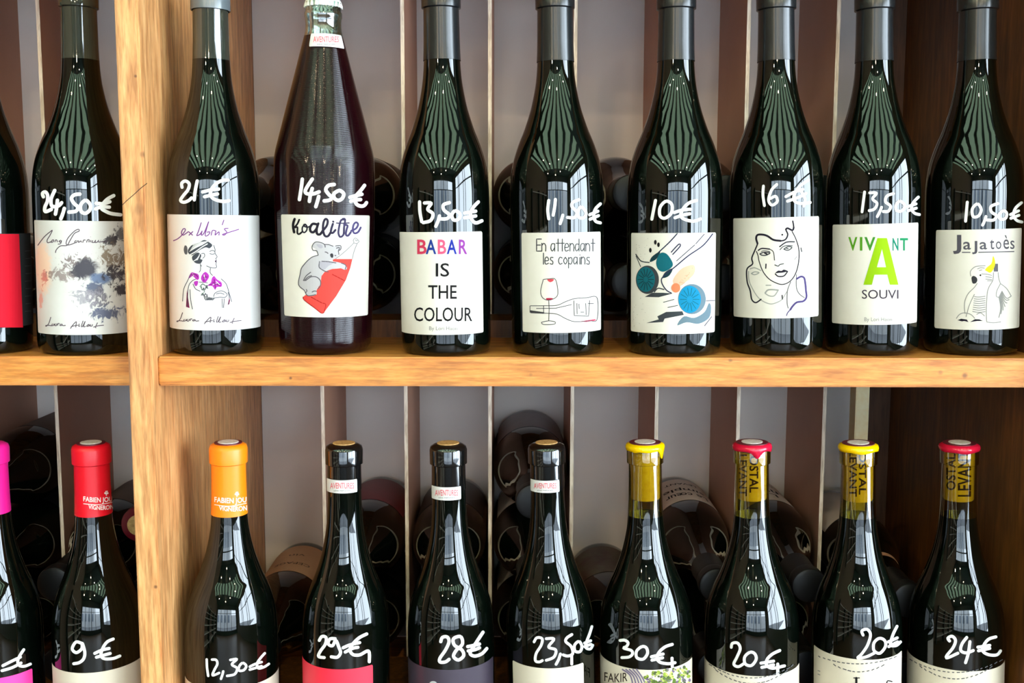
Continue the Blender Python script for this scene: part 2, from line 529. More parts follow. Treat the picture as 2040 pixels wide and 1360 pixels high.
class Art:
    """writing and drawing laid on the curved glass or paper; points are given as seen in the photograph and carried onto the bottle"""
    def __init__(s, b, parent, name, label, off):
        s.b, s.parent, s.name, s.lab, s.off = b, parent, name, label, off
        s.bm = bmesh.new(); s.mats = []; s.o = (0, 0); s.k = 1.0; s.w = 1.0
        s.layer = 0
    def zoom(s, ox, oy, k):
        s.o = (ox, oy); s.k = k
        return s
    def P(s, p):
        return (s.o[0] + p[0] / s.k, s.o[1] + p[1] / s.k)
    def mi(s, m):
        if m not in s.mats:
            s.mats.append(m)
        return s.mats.index(m)
    def put(s, verts2, faces, m, lift=None):
        i = s.mi(m)
        off = s.off + (s.layer * .00007 if lift is None else lift)
        vs = [s.bm.verts.new(s.b.hit(x, y, off)) for x, y in verts2]
        for f in faces:
            try:
                fc = s.bm.faces.new([vs[q] for q in f]); fc.material_index = i
            except ValueError:
                pass
    def stroke(s, pts, m, w=None, closed=False, sharp=False, raw=False):
        """w in pixels of the photograph; pts in the current zoom"""
        w = w or s.w
        if not isinstance(w, (tuple, list)) and w < 2.0:
            w = w * 1.25 + .15
        p = [s.P(q) for q in pts] if not raw else list(pts)
        if closed and p[0] != p[-1]:
            p.append(p[0])
        q = []
        n = len(p)
        if sharp or n < 3:
            for a, b in zip(p, p[1:]):
                k = max(1, int(math.dist(a, b) / 3))
                q += [(a[0] + (b[0] - a[0]) * t / k, a[1] + (b[1] - a[1]) * t / k) for t in range(k)]
            q.append(p[-1])
        else:
            for i in range(n - 1):
                p0 = p[i - 1] if i > 0 else (p[-2] if closed else p[0])
                p3 = p[i + 2] if i + 2 < n else (p[1] if closed else p[-1])
                p1, p2 = p[i], p[i + 1]
                k = max(3, int(math.dist(p1, p2) / 2))
                for t in range(k):
                    t = t / k
                    q.append(tuple(.5 * (2 * p1[c] + (p2[c] - p0[c]) * t + (2 * p0[c] - 5 * p1[c] + 4 * p2[c] - p3[c]) * t * t + (3 * p1[c] - p0[c] - 3 * p2[c] + p3[c]) * t ** 3) for c in (0, 1)))
            q.append(p[-1])
        vs, fs = [], []
        m_ = len(q)
        for i in range(m_):
            a = q[max(0, i - 1)]; b = q[min(m_ - 1, i + 1)]
            dx, dy = b[0] - a[0], b[1] - a[1]
            l = sqrt(dx * dx + dy * dy) or 1
            ww = w if not isinstance(w, (tuple, list)) else w[0] + (w[1] - w[0]) * i / max(1, m_ - 1)
            nx, ny = -dy / l * ww / 2, dx / l * ww / 2
            vs += [(q[i][0] + nx, q[i][1] + ny), (q[i][0] - nx, q[i][1] - ny)]
            if i:
                fs.append((2 * i - 2, 2 * i, 2 * i + 1, 2 * i - 1))
        s.put(vs, fs, m)
        w0 = w if not isinstance(w, (tuple, list)) else max(w)
        if w0 > 2 and not closed:
            for e, ww in ((q[0], w if not isinstance(w, (tuple, list)) else w[0]), (q[-1], w if not isinstance(w, (tuple, list)) else w[1])):
                s.dot(e, ww / 2, m, raw=True)
    def dot(s, c, r, m, raw=False, sx=1.0, n=10, rot=0):
        c = c if raw else s.P(c)
        vs = [c] + [(c[0] + r * sx * cos(2 * pi * i / n) * cos(rot) - r * sin(2 * pi * i / n) * sin(rot), c[1] + r * sx * cos(2 * pi * i / n) * sin(rot) + r * sin(2 * pi * i / n) * cos(rot)) for i in range(n)]
        s.put(vs, [(0, 1 + i, 1 + (i + 1) % n) for i in range(n)], m)
    def _flat(s, bm, m, step=6.0):
        xs = [v.co.x for v in bm.verts]; ys = [v.co.y for v in bm.verts]
        k = math.floor(min(xs) / step) + 1
        while k * step < max(xs):
            bmesh.ops.bisect_plane(bm, geom=bm.verts[:] + bm.edges[:] + bm.faces[:], plane_co=(k * step, 0, 0), plane_no=(1, 0, 0))
            k += 1
        if max(ys) - min(ys) > 20:
            k = math.floor(min(ys) / 20) + 1
            while k * 20 < max(ys):
                bmesh.ops.bisect_plane(bm, geom=bm.verts[:] + bm.edges[:] + bm.faces[:], plane_co=(0, k * 20, 0), plane_no=(0, 1, 0))
                k += 1
        bmesh.ops.triangulate(bm, faces=bm.faces[:])
        bm.verts.index_update()
        s.put([(v.co.x, v.co.y) for v in bm.verts], [[v.index for v in f.verts] for f in bm.faces], m)
        bm.free()
    def fill(s, pts, m, smooth=True, raw=False):
        p = [s.P(q) for q in pts] if not raw else list(pts)
        if smooth:
            n = len(p); q = []
            for i in range(n):
                p0, p1, p2, p3 = p[i - 1], p[i], p[(i + 1) % n], p[(i + 2) % n]
                for t in (0, .25, .5, .75):
                    q.append(tuple(.5 * (2 * p1[c] + (p2[c] - p0[c]) * t + (2 * p0[c] - 5 * p1[c] + 4 * p2[c] - p3[c]) * t * t + (3 * p1[c] - p0[c] - 3 * p2[c] + p3[c]) * t ** 3) for c in (0, 1)))
            p = q
        from mathutils.geometry import tessellate_polygon
        tris = tessellate_polygon([[Vector((x, y, 0)) for x, y in p]])
        bm = bmesh.new()
        vs = [bm.verts.new((x, y, 0)) for x, y in p]
        for t in tris:
            try:
                bm.faces.new([vs[i] for i in t])
            except ValueError:
                pass
        s._flat(bm, m)
    def text(s, txt, x0, y0, x1, y1, m, bold=0.0, rot=0, raw=True, shear=0.0, arc=0.0, space=1.0):
        """fit the words to a box; raw = photograph pixels; rot 90 reads upward, -90 downward, 180 upside down"""
        if not raw:
            (x0, y0), (x1, y1) = s.P((x0, y0)), s.P((x1, y1))
        cu = bpy.data.curves.new('t', 'FONT')
        cu.body = txt; cu.size = 1; cu.offset = bold; cu.shear = shear; cu.space_character = space
        cu.resolution_u = 3
        ob = bpy.data.objects.new('t', cu)
        me = bpy.data.meshes.new_from_object(ob)
        bpy.data.objects.remove(ob); bpy.data.curves.remove(cu)
        bm = bmesh.new(); bm.from_mesh(me); bpy.data.meshes.remove(me)
        bmesh.ops.remove_doubles(bm, verts=bm.verts[:], dist=1e-4)
        for v in bm.verts:
            x, y = v.co.x, v.co.y
            if rot == 90: x, y = -y, x
            elif rot == -90: x, y = y, -x
            elif rot == 180: x, y = -x, -y
            v.co = Vector((x, y, 0))
        ax, bx = min(v.co.x for v in bm.verts), max(v.co.x for v in bm.verts)
        ay, by = min(v.co.y for v in bm.verts), max(v.co.y for v in bm.verts)
        for v in bm.verts:
            u = (v.co.x - ax) / (bx - ax); w = (v.co.y - ay) / (by - ay)
            v.co = Vector((x0 + u * (x1 - x0), y1 - w * (y1 - y0) + arc * (1 - (2 * u - 1) ** 2), 0))
        s._flat(bm, m)
    def done(s):
        me = bpy.data.meshes.new(s.name)
        bmesh.ops.recalc_face_normals(s.bm, faces=s.bm.faces[:])
        # all prints face outwards from the bottle
        for f in s.bm.faces:
            c = f.calc_center_median()
            if f.normal.x * c.x + f.normal.y * c.y < 0:
                f.normal_flip()
        s.bm.to_mesh(me); s.bm.free()
        return link(s.name, me, s.mats, s.parent, s.lab)
ink = lambda n, r, g, b: mat(n, tuple(c * .74 for c in srgb(r, g, b)), .75, ior=1.25)
BLACK = ink('black ink', 22, 20, 24)
GREY = ink('grey ink', 96, 94, 98)
LGREY = ink('light grey ink', 150, 148, 146)

def capsule(b, prof, m, name='capsule', label=None):
    return lathe(name, prof, m, b.root, 64, label)
def std_capsule(b, m, h0=.2645, e=.0005, label=None, name='capsule'):
    p = [(z, r + e) for z, r in b.prof if z > h0 and r > .001]
    p = [(h0, rad_at(b.prof, h0) + e)] + p
    p[-1] = (p[-1][0] + .0006, p[-1][1])
    return capsule(b, p + [(p[-1][0] + .0006, 0)], m, name, label)

# ------------------------------------------------------------------ the upper row
G1 = 'standing bottles on the upper shelf'
G2 = 'standing bottles on the lower shelf'
def price(b, data, w=8.0, lab='white marker price'):
    a = b.art(None, 'price_writing', lab, .00035)
    for (o_, k, strokes) in data:
        a.zoom(o_[0], o_[1], k)
        for q in strokes:
            if len(q) > 3 and q[0] == q[-1]:
                a.stroke(q, white_ink, w, closed=True)
            else:
                a.stroke(q, white_ink, w)
    return a.done()

# 1  far left, red label, cut off by the frame
b1 = Bottle(-54, -36, 0.0440, .0418, TOPZ, 'dark bottle with red and black label cut off at the left edge, upper shelf', G1)
std_capsule(b1, foil_k, label='matt black capsule')
l1 = b1.label(-115, 70, 465, 654, ink('charcoal label paper', 52, 52, 54), lab='charcoal label with red field')
a = b1.art(l1); red = ink('bright red ink', 236, 26, 50)
a.fill([(-112, 466), (38, 466), (46, 652), (-108, 652)], red, False, True)
for i in range(9):
    a.stroke([(50 + i % 2, 500 + i * 15), (62, 499 + i * 15)], GREY, 1.0, raw=True)
a.done()

# 2  24,50
b2 = Bottle(158, 172, 0.0450, .0445, TOPZ, 'bottle with smoky watercolour label, priced 24,50, left of the oak upright', G1, cut=.2645, upper=grey_neck)
def blotch(name, root, blobs, base1, base2, warm=None):
    m = mottled(name, base1, base2, 30, .55)
    b = m.node_tree.nodes['Principled BSDF']
    tc = N(m, 'ShaderNodeTexCoord')
    out = b.inputs['Base Color'].links[0].from_socket
    nz = N(m, 'ShaderNodeTexNoise', Scale=150.0, Detail=6.0, Roughness=.68, Distortion=1.2)
    L(m, tc.outputs['Object'], nz.inputs['Vector'])
    nc = N(m, 'ShaderNodeMath', operation='SUBTRACT'); nc.inputs[1].default_value = .5
    L(m, nz.outputs['Fac'], nc.inputs[0])
    for (p, rx, rz, col, k, amt) in blobs:
        sb = N(m, 'ShaderNodeVectorMath', operation='SUBTRACT'); sb.inputs[1].default_value = p
        L(m, tc.outputs['Object'], sb.inputs[0])
        ml = N(m, 'ShaderNodeVectorMath', operation='MULTIPLY'); ml.inputs[1].default_value = (1 / rx, .5 / rx, 1 / rz)
        L(m, sb.outputs[0], ml.inputs[0])
        ln = N(m, 'ShaderNodeVectorMath', operation='LENGTH')
        L(m, ml.outputs[0], ln.inputs[0])
        ma = N(m, 'ShaderNodeMath', operation='MULTIPLY_ADD'); ma.inputs[1].default_value = k
        L(m, nc.outputs[0], ma.inputs[0]); L(m, ln.outputs['Value'], ma.inputs[2])
        mr = N(m, 'ShaderNodeMapRange'); mr.interpolation_type = 'SMOOTHSTEP'
        mr.inputs[1].default_value = .55; mr.inputs[2].default_value = 1.05; mr.inputs[3].default_value = amt; mr.inputs[4].default_value = 0
        L(m, ma.outputs[0], mr.inputs[0])
        mx = N(m, 'ShaderNodeMix', data_type='RGBA'); mx.inputs[7].default_value = (*col, 1)
        L(m, mr.outputs[0], mx.inputs[0]); L(m, out, mx.inputs[6])
        out = mx.outputs[2]
    L(m, out, b.inputs['Base Color'])
    return m
def bl(b, X, Y, rx, rz, col, k=3.0, amt=1.0, o=(60, 430), s=5.44):
    p = b.hit(o[0] + X / s, o[1] + Y / s)
    u = .000465
    return (tuple(p), rx / s * u, rz / s * u, col, k, amt)
dk, bl_, pk = srgb(52, 48, 58), srgb(84, 104, 140), srgb(226, 150, 130)
m2 = blotch('smoky watercolour label', b2, [
    bl(b2, 130, 560, 150, 330, srgb(236, 190, 160), 1.0, .75), bl(b2, 150, 660, 55, 85, srgb(200, 110, 100), 3.5, .9), bl(b2, 120, 900, 40, 90, srgb(214, 140, 124), 4, .8),
    bl(b2, 470, 500, 130, 75, srgb(110, 92, 92), 6.5, .9), bl(b2, 360, 630, 190, 60, srgb(120, 100, 98), 6.5, .8),
    bl(b2, 600, 570, 140, 125, dk, .9, 1), bl(b2, 520, 600, 90, 80, dk, 3, .9), bl(b2, 770, 680, 130, 75, bl_, .9, .95), bl(b2, 700, 780, 95, 80, srgb(70, 78, 104), 3, .95),
    bl(b2, 880, 260, 75, 65, dk, 4, .95), bl(b2, 930, 470, 120, 120, srgb(120, 100, 80), 7, .9), bl(b2, 930, 640, 110, 110, dk, 6, .95), bl(b2, 990, 800, 70, 80, dk, 5, .95),
    bl(b2, 740, 900, 90, 110, srgb(90, 84, 96), 6.5, .9), bl(b2, 800, 1050, 150, 80, srgb(76, 82, 108), 4.5, .95), bl(b2, 620, 900, 110, 90, srgb(140, 134, 144), 7, .8),
    bl(b2, 980, 200, 60, 90, dk, 5, .8)], srgb(208, 204, 202), srgb(200, 196, 192))
l2 = b2.label(72, 262, 440, 667, m2, lab='watercolour label with dark smoky blots')
a = b2.art(l2).zoom(60, 430, 5.44)
def laura(a, ox, oy, sx, sy, m):
    """the handwritten line along the foot of two labels"""
    T = lambda q: [(ox + x * sx, oy + y * sy) for x, y in q]
    for q in ([(65, 0), (40, 70), (10, 100), (5, 92), (45, 90), (75, 95)], [(85, 72), (75, 92), (100, 88), (100, 72), (108, 92)], [(118, 70), (112, 90), (130, 92), (136, 70)],
              [(145, 92), (150, 70), (168, 72)], [(185, 74), (170, 90), (192, 90), (194, 74), (205, 92), (240, 90)],
              [(295, 125), (330, 80), (365, 50), (360, 90), (358, 112)], [(300, 105), (340, 95), (385, 88)], [(400, 72), (393, 100), (408, 98)], [(402, 50), (403, 53)],
              [(445, 40), (425, 100), (440, 100), (470, 45), (450, 105), (475, 100)], [(510, 78), (485, 100), (510, 98), (515, 78), (522, 100)], [(535, 78), (530, 98), (550, 96), (556, 78)],
              [(615, 60), (590, 110), (600, 116)], [(565, 110), (620, 95), (690, 88)]):
        a.stroke(T(q), m, 1.2)
scr = ink('purple grey script ink', 96, 80, 92)
laura(a, 165, 1095, .92, 1.0, scr)
for q in ([(82, 320), (150, 230), (225, 165), (240, 158), (215, 210), (185, 260), (190, 290), (225, 280)], [(240, 262), (225, 285), (250, 280), (255, 260), (240, 262)],
          [(268, 285), (275, 262), (290, 262), (295, 285)], [(335, 262), (312, 275), (330, 285), (340, 265), (330, 300), (300, 305)],
          [(275, 400), (285, 365), (330, 325), (400, 318), (430, 270), (480, 190), (530, 165), (525, 145), (480, 165), (410, 240), (390, 300), (420, 315), (490, 290)],
          [(500, 265), (482, 280), (500, 290), (515, 265)], [(525, 265), (525, 288), (550, 270), (555, 288)], [(570, 290), (580, 262), (600, 262)], [(612, 288), (620, 262), (640, 258), (635, 285)],
          [(650, 285), (660, 262)], [(655, 225), (656, 228)], [(680, 265), (668, 285), (700, 285), (710, 262), (700, 285), (725, 285), (745, 262), (740, 282), (850, 270)]):
    a.stroke(q, scr, 1.3)
a.done()
price(b2, [((60, 340), 10.2, [
    [(270, 530), (250, 460), (310, 430), (355, 500), (350, 620), (300, 740), (310, 830), (430, 785)], [(500, 400), (430, 560), (430, 690), (480, 730), (580, 710), (640, 650)],
    [(555, 600), (540, 740), (515, 880)], [(695, 765), (665, 870), (625, 975)], [(1010, 475), (900, 490), (840, 560), (890, 660), (970, 740), (930, 820), (790, 840)],
    [(1130, 600), (1030, 690), (1035, 820), (1120, 865), (1210, 800), (1220, 690), (1130, 600)], [(1700, 505), (1580, 570), (1490, 660), (1450, 760), (1530, 820), (1650, 870), (1840, 895)],
    [(1340, 660), (1480, 670), (1620, 630)], [(1330, 775), (1450, 735), (1610, 740)]])], 7.0)

# 3  21
b3 = Bottle(420, 428.5, 0.0440, .0413, TOPZ, 'bottle with drawing of a woman and purple flowers on its label, priced 21', G1, cut=.2645, upper=grey_neck)
capsule(b3, [(.3085, .0166), (.3085, .0176), (.3255, .0176), (.3285, .0166), (.3292, 0)], mat('grey glass stopper ring', srgb(92, 100, 106), .25, ior=1.7), 'lip_ring', 'grey ring on the lip')
l3 = b3.label(327, 518, 428, 658, paper_w, lab='white label with line drawing of a woman')
a = b3.art(l3).zoom(320, 420, 5.44)
laura(a, 172, 1100, 1.02, 1.0, scr)
pur = ink('purple script ink', 128, 66, 140)
for q in ([(140, 322), (180, 305), (225, 268), (265, 215), (262, 192), (240, 200), (225, 240), (245, 262), (300, 225)], [(308, 228), (345, 262)], [(348, 225), (308, 262)],
          [(440, 128), (410, 220), (392, 268), (430, 250), (450, 215), (440, 262), (470, 240), (520, 118)], [(520, 118), (482, 262), (515, 262), (535, 228), (505, 230)],
          [(548, 262), (560, 215), (580, 210), (598, 218)], [(600, 218), (590, 262), (632, 225), (632, 262)], [(685, 100), (668, 150)], [(732, 188), (690, 195), (718, 232), (690, 262), (670, 255), (700, 245), (845, 200)]):
    a.stroke(q, pur, 1.5)
hair = ink('dark grey hair ink', 70, 72, 80)
a.layer = 0
a.fill([(300, 455), (300, 415), (340, 370), (410, 345), (470, 315), (520, 335), (560, 370), (530, 405), (490, 395), (440, 415), (400, 440), (340, 480)], hair)
a.fill([(262, 375), (285, 385), (292, 430), (285, 470), (262, 465), (250, 420)], GREY)
a.fill([(345, 490), (400, 450), (440, 480), (430, 520), (455, 530), (430, 570), (380, 565), (345, 530)], hair)
a.layer = 1
wt = mat('white print gap', srgb(212, 208, 208), .65)
a.stroke([(310, 480), (380, 440), (450, 390), (510, 355)], wt, 2.0)
for i in range(7):
    a.stroke([(312 + i * 8, 440 - i * 14), (380 + i * 8, 400 - i * 10), (455 + i * 10, 365 - i * 6)], wt, .7)
for i in range(4):
    a.stroke([(355 + i * 14, 545 - i * 4), (390 + i * 10, 520 - i * 12), (420, 490 - i * 8)], wt, .7)
a.layer = 0
th = ink('fine grey line ink', 80, 80, 90)
for q in ([(575, 370), (590, 420), (588, 455), (612, 495), (598, 515), (606, 530)], [(605, 555), (600, 580), (608, 605), (590, 618), (540, 612), (495, 595)], [(530, 440), (560, 428), (590, 440)],
          [(530, 460), (560, 470), (585, 462)], [(440, 465), (470, 460), (478, 490), (455, 515)], [(432, 570), (432, 640), (415, 665)], [(540, 618), (538, 670), (565, 700)],
          [(325, 690), (290, 760), (250, 850), (238, 980)], [(290, 1040), (300, 830), (340, 760), (380, 740)], [(318, 850), (325, 960), (345, 1065)], [(655, 735), (710, 790), (740, 880), (770, 985)],
          [(350, 790), (380, 845), (430, 870)], [(415, 770), (480, 775), (510, 780)], [(575, 930), (590, 890), (660, 865), (720, 900), (700, 935), (640, 935), (570, 945)], [(600, 900), (650, 890), (690, 905)],
          [(665, 950), (670, 1050)], [(690, 950), (682, 1050)], [(730, 880), (745, 940), (735, 1010)], [(430, 580), (445, 600)]):
    a.stroke(q, th, 1.0)
a.fill([(588, 538), (608, 532), (606, 548), (600, 560), (590, 550)], ink('dark plum ink', 60, 24, 60), False)
cr = ink('crimson plum ink', 128, 16, 76); mg = ink('magenta flower ink', 182, 52, 178); mg2 = ink('deep magenta ink', 128, 24, 120)
a.fill([(285, 850), (275, 1038), (313, 1052)], cr, False)
a.fill([(745, 935), (725, 1020), (745, 1010), (752, 970)], cr, False)
a.fill([(300, 730), (330, 670), (370, 672), (410, 690), (415, 735), (390, 745), (350, 705), (325, 720)], mg)
a.fill([(365, 765), (405, 760), (400, 800), (380, 815), (362, 790)], mg)
a.fill([(445, 700), (485, 660), (525, 700), (510, 745), (475, 780), (440, 745)], mg)
a.fill([(555, 730), (580, 705), (610, 740), (660, 775), (660, 820), (610, 825), (590, 855), (560, 815), (510, 810), (545, 775)], mg)
a.layer = 1
for q in ([(330, 690), (380, 690), (405, 720)], [(465, 760), (485, 700)], [(460, 720), (510, 715)], [(520, 800), (600, 790)], [(580, 740), (595, 840)], [(560, 770), (650, 815)], [(650, 785), (590, 790)]):
    a.stroke(q, mg2, 1.3)
for q in ([(345, 680), (360, 700)], [(470, 690), (480, 740)], [(560, 800), (620, 780)], [(600, 760), (640, 800)]):
    a.stroke(q, wt, 1.0)
a.layer = 0
gg = ink('sage green ink', 104, 124, 112)
random.seed(5)
for i in range(16):
    x, y = 430 + random.random() * 80, 800 + random.random() * 120
    a.stroke([(x, y), (x + random.uniform(-25, 25), y + random.uniform(-20, 20)), (x + random.uniform(-30, 30), y + 20)], gg if i % 2 else th, 1.3)
for i in range(5):
    a.stroke([(470 + i * 18, 920 + i * 4), (490 + i * 18, 965), (520 + i * 16, 940)], hair, 1.3)
a.done()
price(b3, [((340, 340), 12.75, [
    [(290, 420), (280, 320), (370, 260), (470, 330), (440, 480), (330, 620), (250, 750), (330, 800), (450, 760), (530, 690)], [(675, 260), (625, 500), (600, 740)],
    [(1460, 240), (1340, 240), (1180, 310), (1060, 430), (1010, 560), (1050, 680), (1180, 750), (1350, 780), (1480, 760)], [(810, 540), (1000, 490), (1220, 465)], [(860, 660), (1030, 620), (1190, 590)]])], 6.4)

# 4  the clear litre bottle with crown cap
b4 = Bottle(644.5, 648, 0.0460, .0412, TOPZ, 'cone-shouldered bottle with white crown cap and koala label, priced 14,50, upper shelf', G1,
            prof=KOAL, glass=wine_red, cut=.286, upper=clear)
cap = []
seg = 84
bm = bmesh.new()
rings = []
for (z, r, wv) in ((.3080, .0166, .0011), (.3095, .0166, .0010), (.3135, .0158, .0004), (.3155, .0148, 0), (.3165, .0120, 0), (.3168, .0, 0)):
    z += .0035
    rings.append([bm.verts.new(((r + wv * cos(21 * 2 * pi * i / seg)) * cos(2 * pi * i / seg), (r + wv * cos(21 * 2 * pi * i / seg)) * sin(2 * pi * i / seg), z)) for i in range(seg)] if r else [bm.verts.new((0, 0, z))])
for p_, q_ in zip(rings, rings[1:]):
    for i in range(seg):
        j = (i + 1) % seg
        bm.faces.new((p_[i], p_[j], q_[j], q_[i]) if len(q_) > 1 else (p_[i], p_[j], q_[0]))
me = bpy.data.meshes.new('crown_cap'); bm.to_mesh(me); bm.free()
link('crown_cap', me, mat('white enamel crown cap', srgb(226, 226, 220), .25, ior=1.5), b4.root, 'white crimped crown cap', True)
l4 = b4.label(563, 735, 428, 632, paper, lab='white label with a koala hugging a red bottle')
sky = ink('koala grey ink', 196, 190, 192); kd = ink('koala line ink', 92, 88, 94); rd = ink('tomato red ink', 236, 74, 66); rd2 = ink('dark red ink', 168, 34, 30)
a = b4.art(l4).zoom(550, 420, 6.18)
cols = [ink('title ink %d' % i, 24 + i * 9, 20 + i * 8, 28 + i * 14) for i in range(7)]
for (q, c, w) in (([(228, 100), (212, 150), (210, 200), (222, 262)], 0, 5.2), ([(285, 108), (262, 160), (228, 205), (262, 200), (262, 270), (285, 285), (315, 262)], 0, 3.6),
                  ([(362, 165), (325, 200), (325, 250), (350, 265), (378, 235), (378, 185), (350, 165), (340, 185), (385, 200), (415, 190)], 1, 3.0), ([(500, 165), (450, 160), (420, 205), (425, 250), (460, 262), (500, 215), (515, 160)], 1, 5.0),
                  ([(520, 155), (500, 220), (505, 280), (540, 288), (575, 245)], 1, 5.0), ([(575, 245), (625, 180), (635, 120), (610, 98), (585, 140), (578, 230), (600, 305), (640, 310), (668, 270)], 2, 4.6),
                  ([(700, 160), (682, 215), (675, 262), (700, 270), (730, 235)], 3, 4.4), ([(702, 130), (705, 133)], 3, 4.0), ([(835, 105), (800, 115), (780, 180), (768, 270), (790, 320), (830, 290), (838, 200), (850, 105), (820, 98)], 4, 4.0),
                  ([(745, 150), (820, 152), (900, 148)], 4, 2.4), ([(838, 170), (880, 180), (868, 230), (860, 290), (885, 305), (920, 262)], 5, 4.2),
                  ([(925, 245), (985, 215), (1010, 165), (985, 140), (955, 170), (945, 235), (965, 275), (1010, 260), (1042, 205)], 6, 4.0)):
    a.stroke(q, cols[c], w)
a.fill([(695, 590), (940, 592), (915, 700), (860, 850), (740, 1050), (590, 1250), (560, 1262), (470, 1190), (345, 1095), (330, 1060), (360, 1035), (480, 1030), (505, 960), (545, 900), (560, 800), (620, 720), (850, 700), (700, 620)], rd, False)
for q in ([(335, 1055), (345, 1095), (470, 1190), (560, 1258), (595, 1240)], [(595, 1235), (610, 1150), (560, 1130), (430, 1060)], [(690, 780), (770, 820), (845, 860)]):
    a.stroke(q, rd2, 1.4)
for q in ([(940, 590), (960, 500), (1000, 400), (1022, 375), (975, 332), (950, 365), (955, 395), (870, 480), (780, 555), (730, 590)], [(955, 395), (1000, 402)], [(975, 350), (985, 365), (1005, 365)]):
    a.stroke(q, LGREY, 1.2)
a.layer = 1
a.fill([(500, 480), (445, 440), (465, 395), (500, 380), (590, 400), (610, 410), (700, 430), (740, 425), (790, 435), (795, 480), (765, 505), (770, 550), (720, 590), (660, 610), (600, 605), (520, 550)], sky)
a.fill([(430, 580), (520, 550), (600, 600), (800, 640), (870, 690), (850, 725), (760, 700), (600, 750), (555, 820), (550, 900), (500, 960), (495, 1030), (400, 1050), (360, 1020), (370, 985), (300, 950), (275, 880), (290, 800), (320, 680)], sky)
a.layer = 2
kg = ink('koala shade ink', 178, 172, 180)
a.fill([(500, 410), (560, 415), (575, 450), (540, 460), (505, 430)], kg)
a.fill([(545, 620), (700, 640), (640, 680), (600, 720), (560, 715), (535, 670)], kg)
a.fill([(665, 535), (690, 522), (705, 545), (698, 575), (675, 570)], ink('charcoal ink', 58, 56, 60))
for q in ([(520, 545), (500, 490), (455, 485), (443, 440), (465, 398), (500, 380), (570, 395), (600, 420), (605, 450)], [(600, 412), (650, 415), (705, 435)], [(730, 430), (795, 428), (795, 475), (770, 490), (775, 540)], [(740, 460), (780, 450), (765, 500)],
          [(600, 505), (620, 508), (642, 525)], [(720, 548), (740, 550)], [(520, 545), (450, 565), (395, 605), (345, 660), (310, 710), (295, 780), (275, 880), (290, 930), (350, 980), (368, 1020), (400, 1045), (490, 1030)],
          [(535, 620), (530, 690), (570, 725), (610, 745), (650, 750)], [(335, 860), (370, 800), (430, 752)], [(345, 862), (390, 815), (440, 795)], [(360, 860), (430, 812), (500, 815), (545, 860), (545, 920), (510, 965)], [(370, 965), (380, 985), (360, 1010)], [(440, 1000), (470, 985), (500, 990)],
          [(800, 640), (860, 670), (850, 722)], [(560, 620), (640, 625), (740, 640)]):
    a.stroke(q, kd, 1.3)
a.done()
price(b4, [((570, 340), 11.33, [
    [(365, 190), (340, 400), (300, 650)], [(590, 190), (470, 370), (430, 470), (480, 520), (620, 520), (745, 475)], [(590, 400), (550, 540), (525, 690)], [(735, 580), (710, 680), (670, 810)],
    [(1085, 310), (960, 330), (895, 420), (950, 520), (1030, 600), (980, 660), (860, 680)], [(1180, 450), (1080, 520), (1090, 620), (1180, 670), (1270, 620), (1300, 520), (1240, 460), (1180, 450)],
    [(1770, 330), (1680, 450), (1580, 570), (1560, 690), (1610, 770), (1700, 800), (1770, 780), (1815, 720)], [(1440, 600), (1580, 560), (1710, 530)], [(1460, 690), (1560, 660), (1680, 650)]])], 7.0)
pink = ink('coral pink sticker ink', 240, 120, 130)
def sticker(b, x0, y0, x1, y1, tilt=0.0):
    """small white neck sticker"""
    st = b.label(x0, x1, y0, y1, paper_w, 'neck_sticker', 'small white sticker with pink lettering', rc=.0018, off=.0014)
    a = b.art(st, 'sticker_print', None, .0016)
    w, h = x1 - x0, y1 - y0
    a.text('AVENTURES', x0 + w * .08, y0 + h * .20, x1 - w * .08, y0 + h * .66, pink, .015)
    a.text('vins naturels', x0 + w * .2, y0 + h * .74, x1 - w * .2, y0 + h * .86, GREY)
    a.done()
    return st
sticker(b4, 619, 67, 680, 93)

# 5  13,50
b5 = Bottle(879.5, 887, 0.0425, .0414, TOPZ, 'bottle whose label has pink and blue capitals over black words, priced 13,50', G1)
std_capsule(b5, foil_k, label='matt black capsule')
l5 = b5.label(798, 962, 462, 667, paper, lab='white label with bold lettering')
a = b5.art(l5)
for ch, x0, x1, c in (('B', 831, 850, (222, 62, 96)), ('A', 848, 869, (34, 60, 150)), ('B', 872, 889, (236, 92, 130)), ('A', 890, 910, (34, 50, 160)), ('R', 914, 931, (150, 62, 160))):
    a.text(ch, x0, 477, x1, 506, ink('letter %s ink %d' % (ch, x0), *c), .02)
a.text('IS', 868, 524, 895, 551, BLACK, .008)
a.text('THE', 853, 568, 910, 595, BLACK, .008)
a.text('COLOUR', 825, 612, 941, 640, BLACK, .006)
a.text('By Lori Haon', 855, 650, 911, 660, LGREY)
a.done()
price(b5, [((480, 380), 3.4, [[(1210, 75), (1212, 140), (1224, 208)], [(1243, 82), (1288, 84), (1265, 125), (1300, 155), (1285, 200), (1235, 215)], [(1345, 170), (1335, 205), (1320, 240)],
    [(1412, 80), (1372, 95), (1375, 130), (1412, 162), (1395, 188), (1350, 190)], [(1450, 135), (1428, 165), (1442, 198), (1475, 190), (1482, 155), (1450, 135)],
    [(1608, 75), (1575, 110), (1555, 150), (1560, 190), (1590, 217), (1632, 203)], [(1515, 150), (1590, 138)], [(1515, 182), (1590, 170)]])], 6.6)

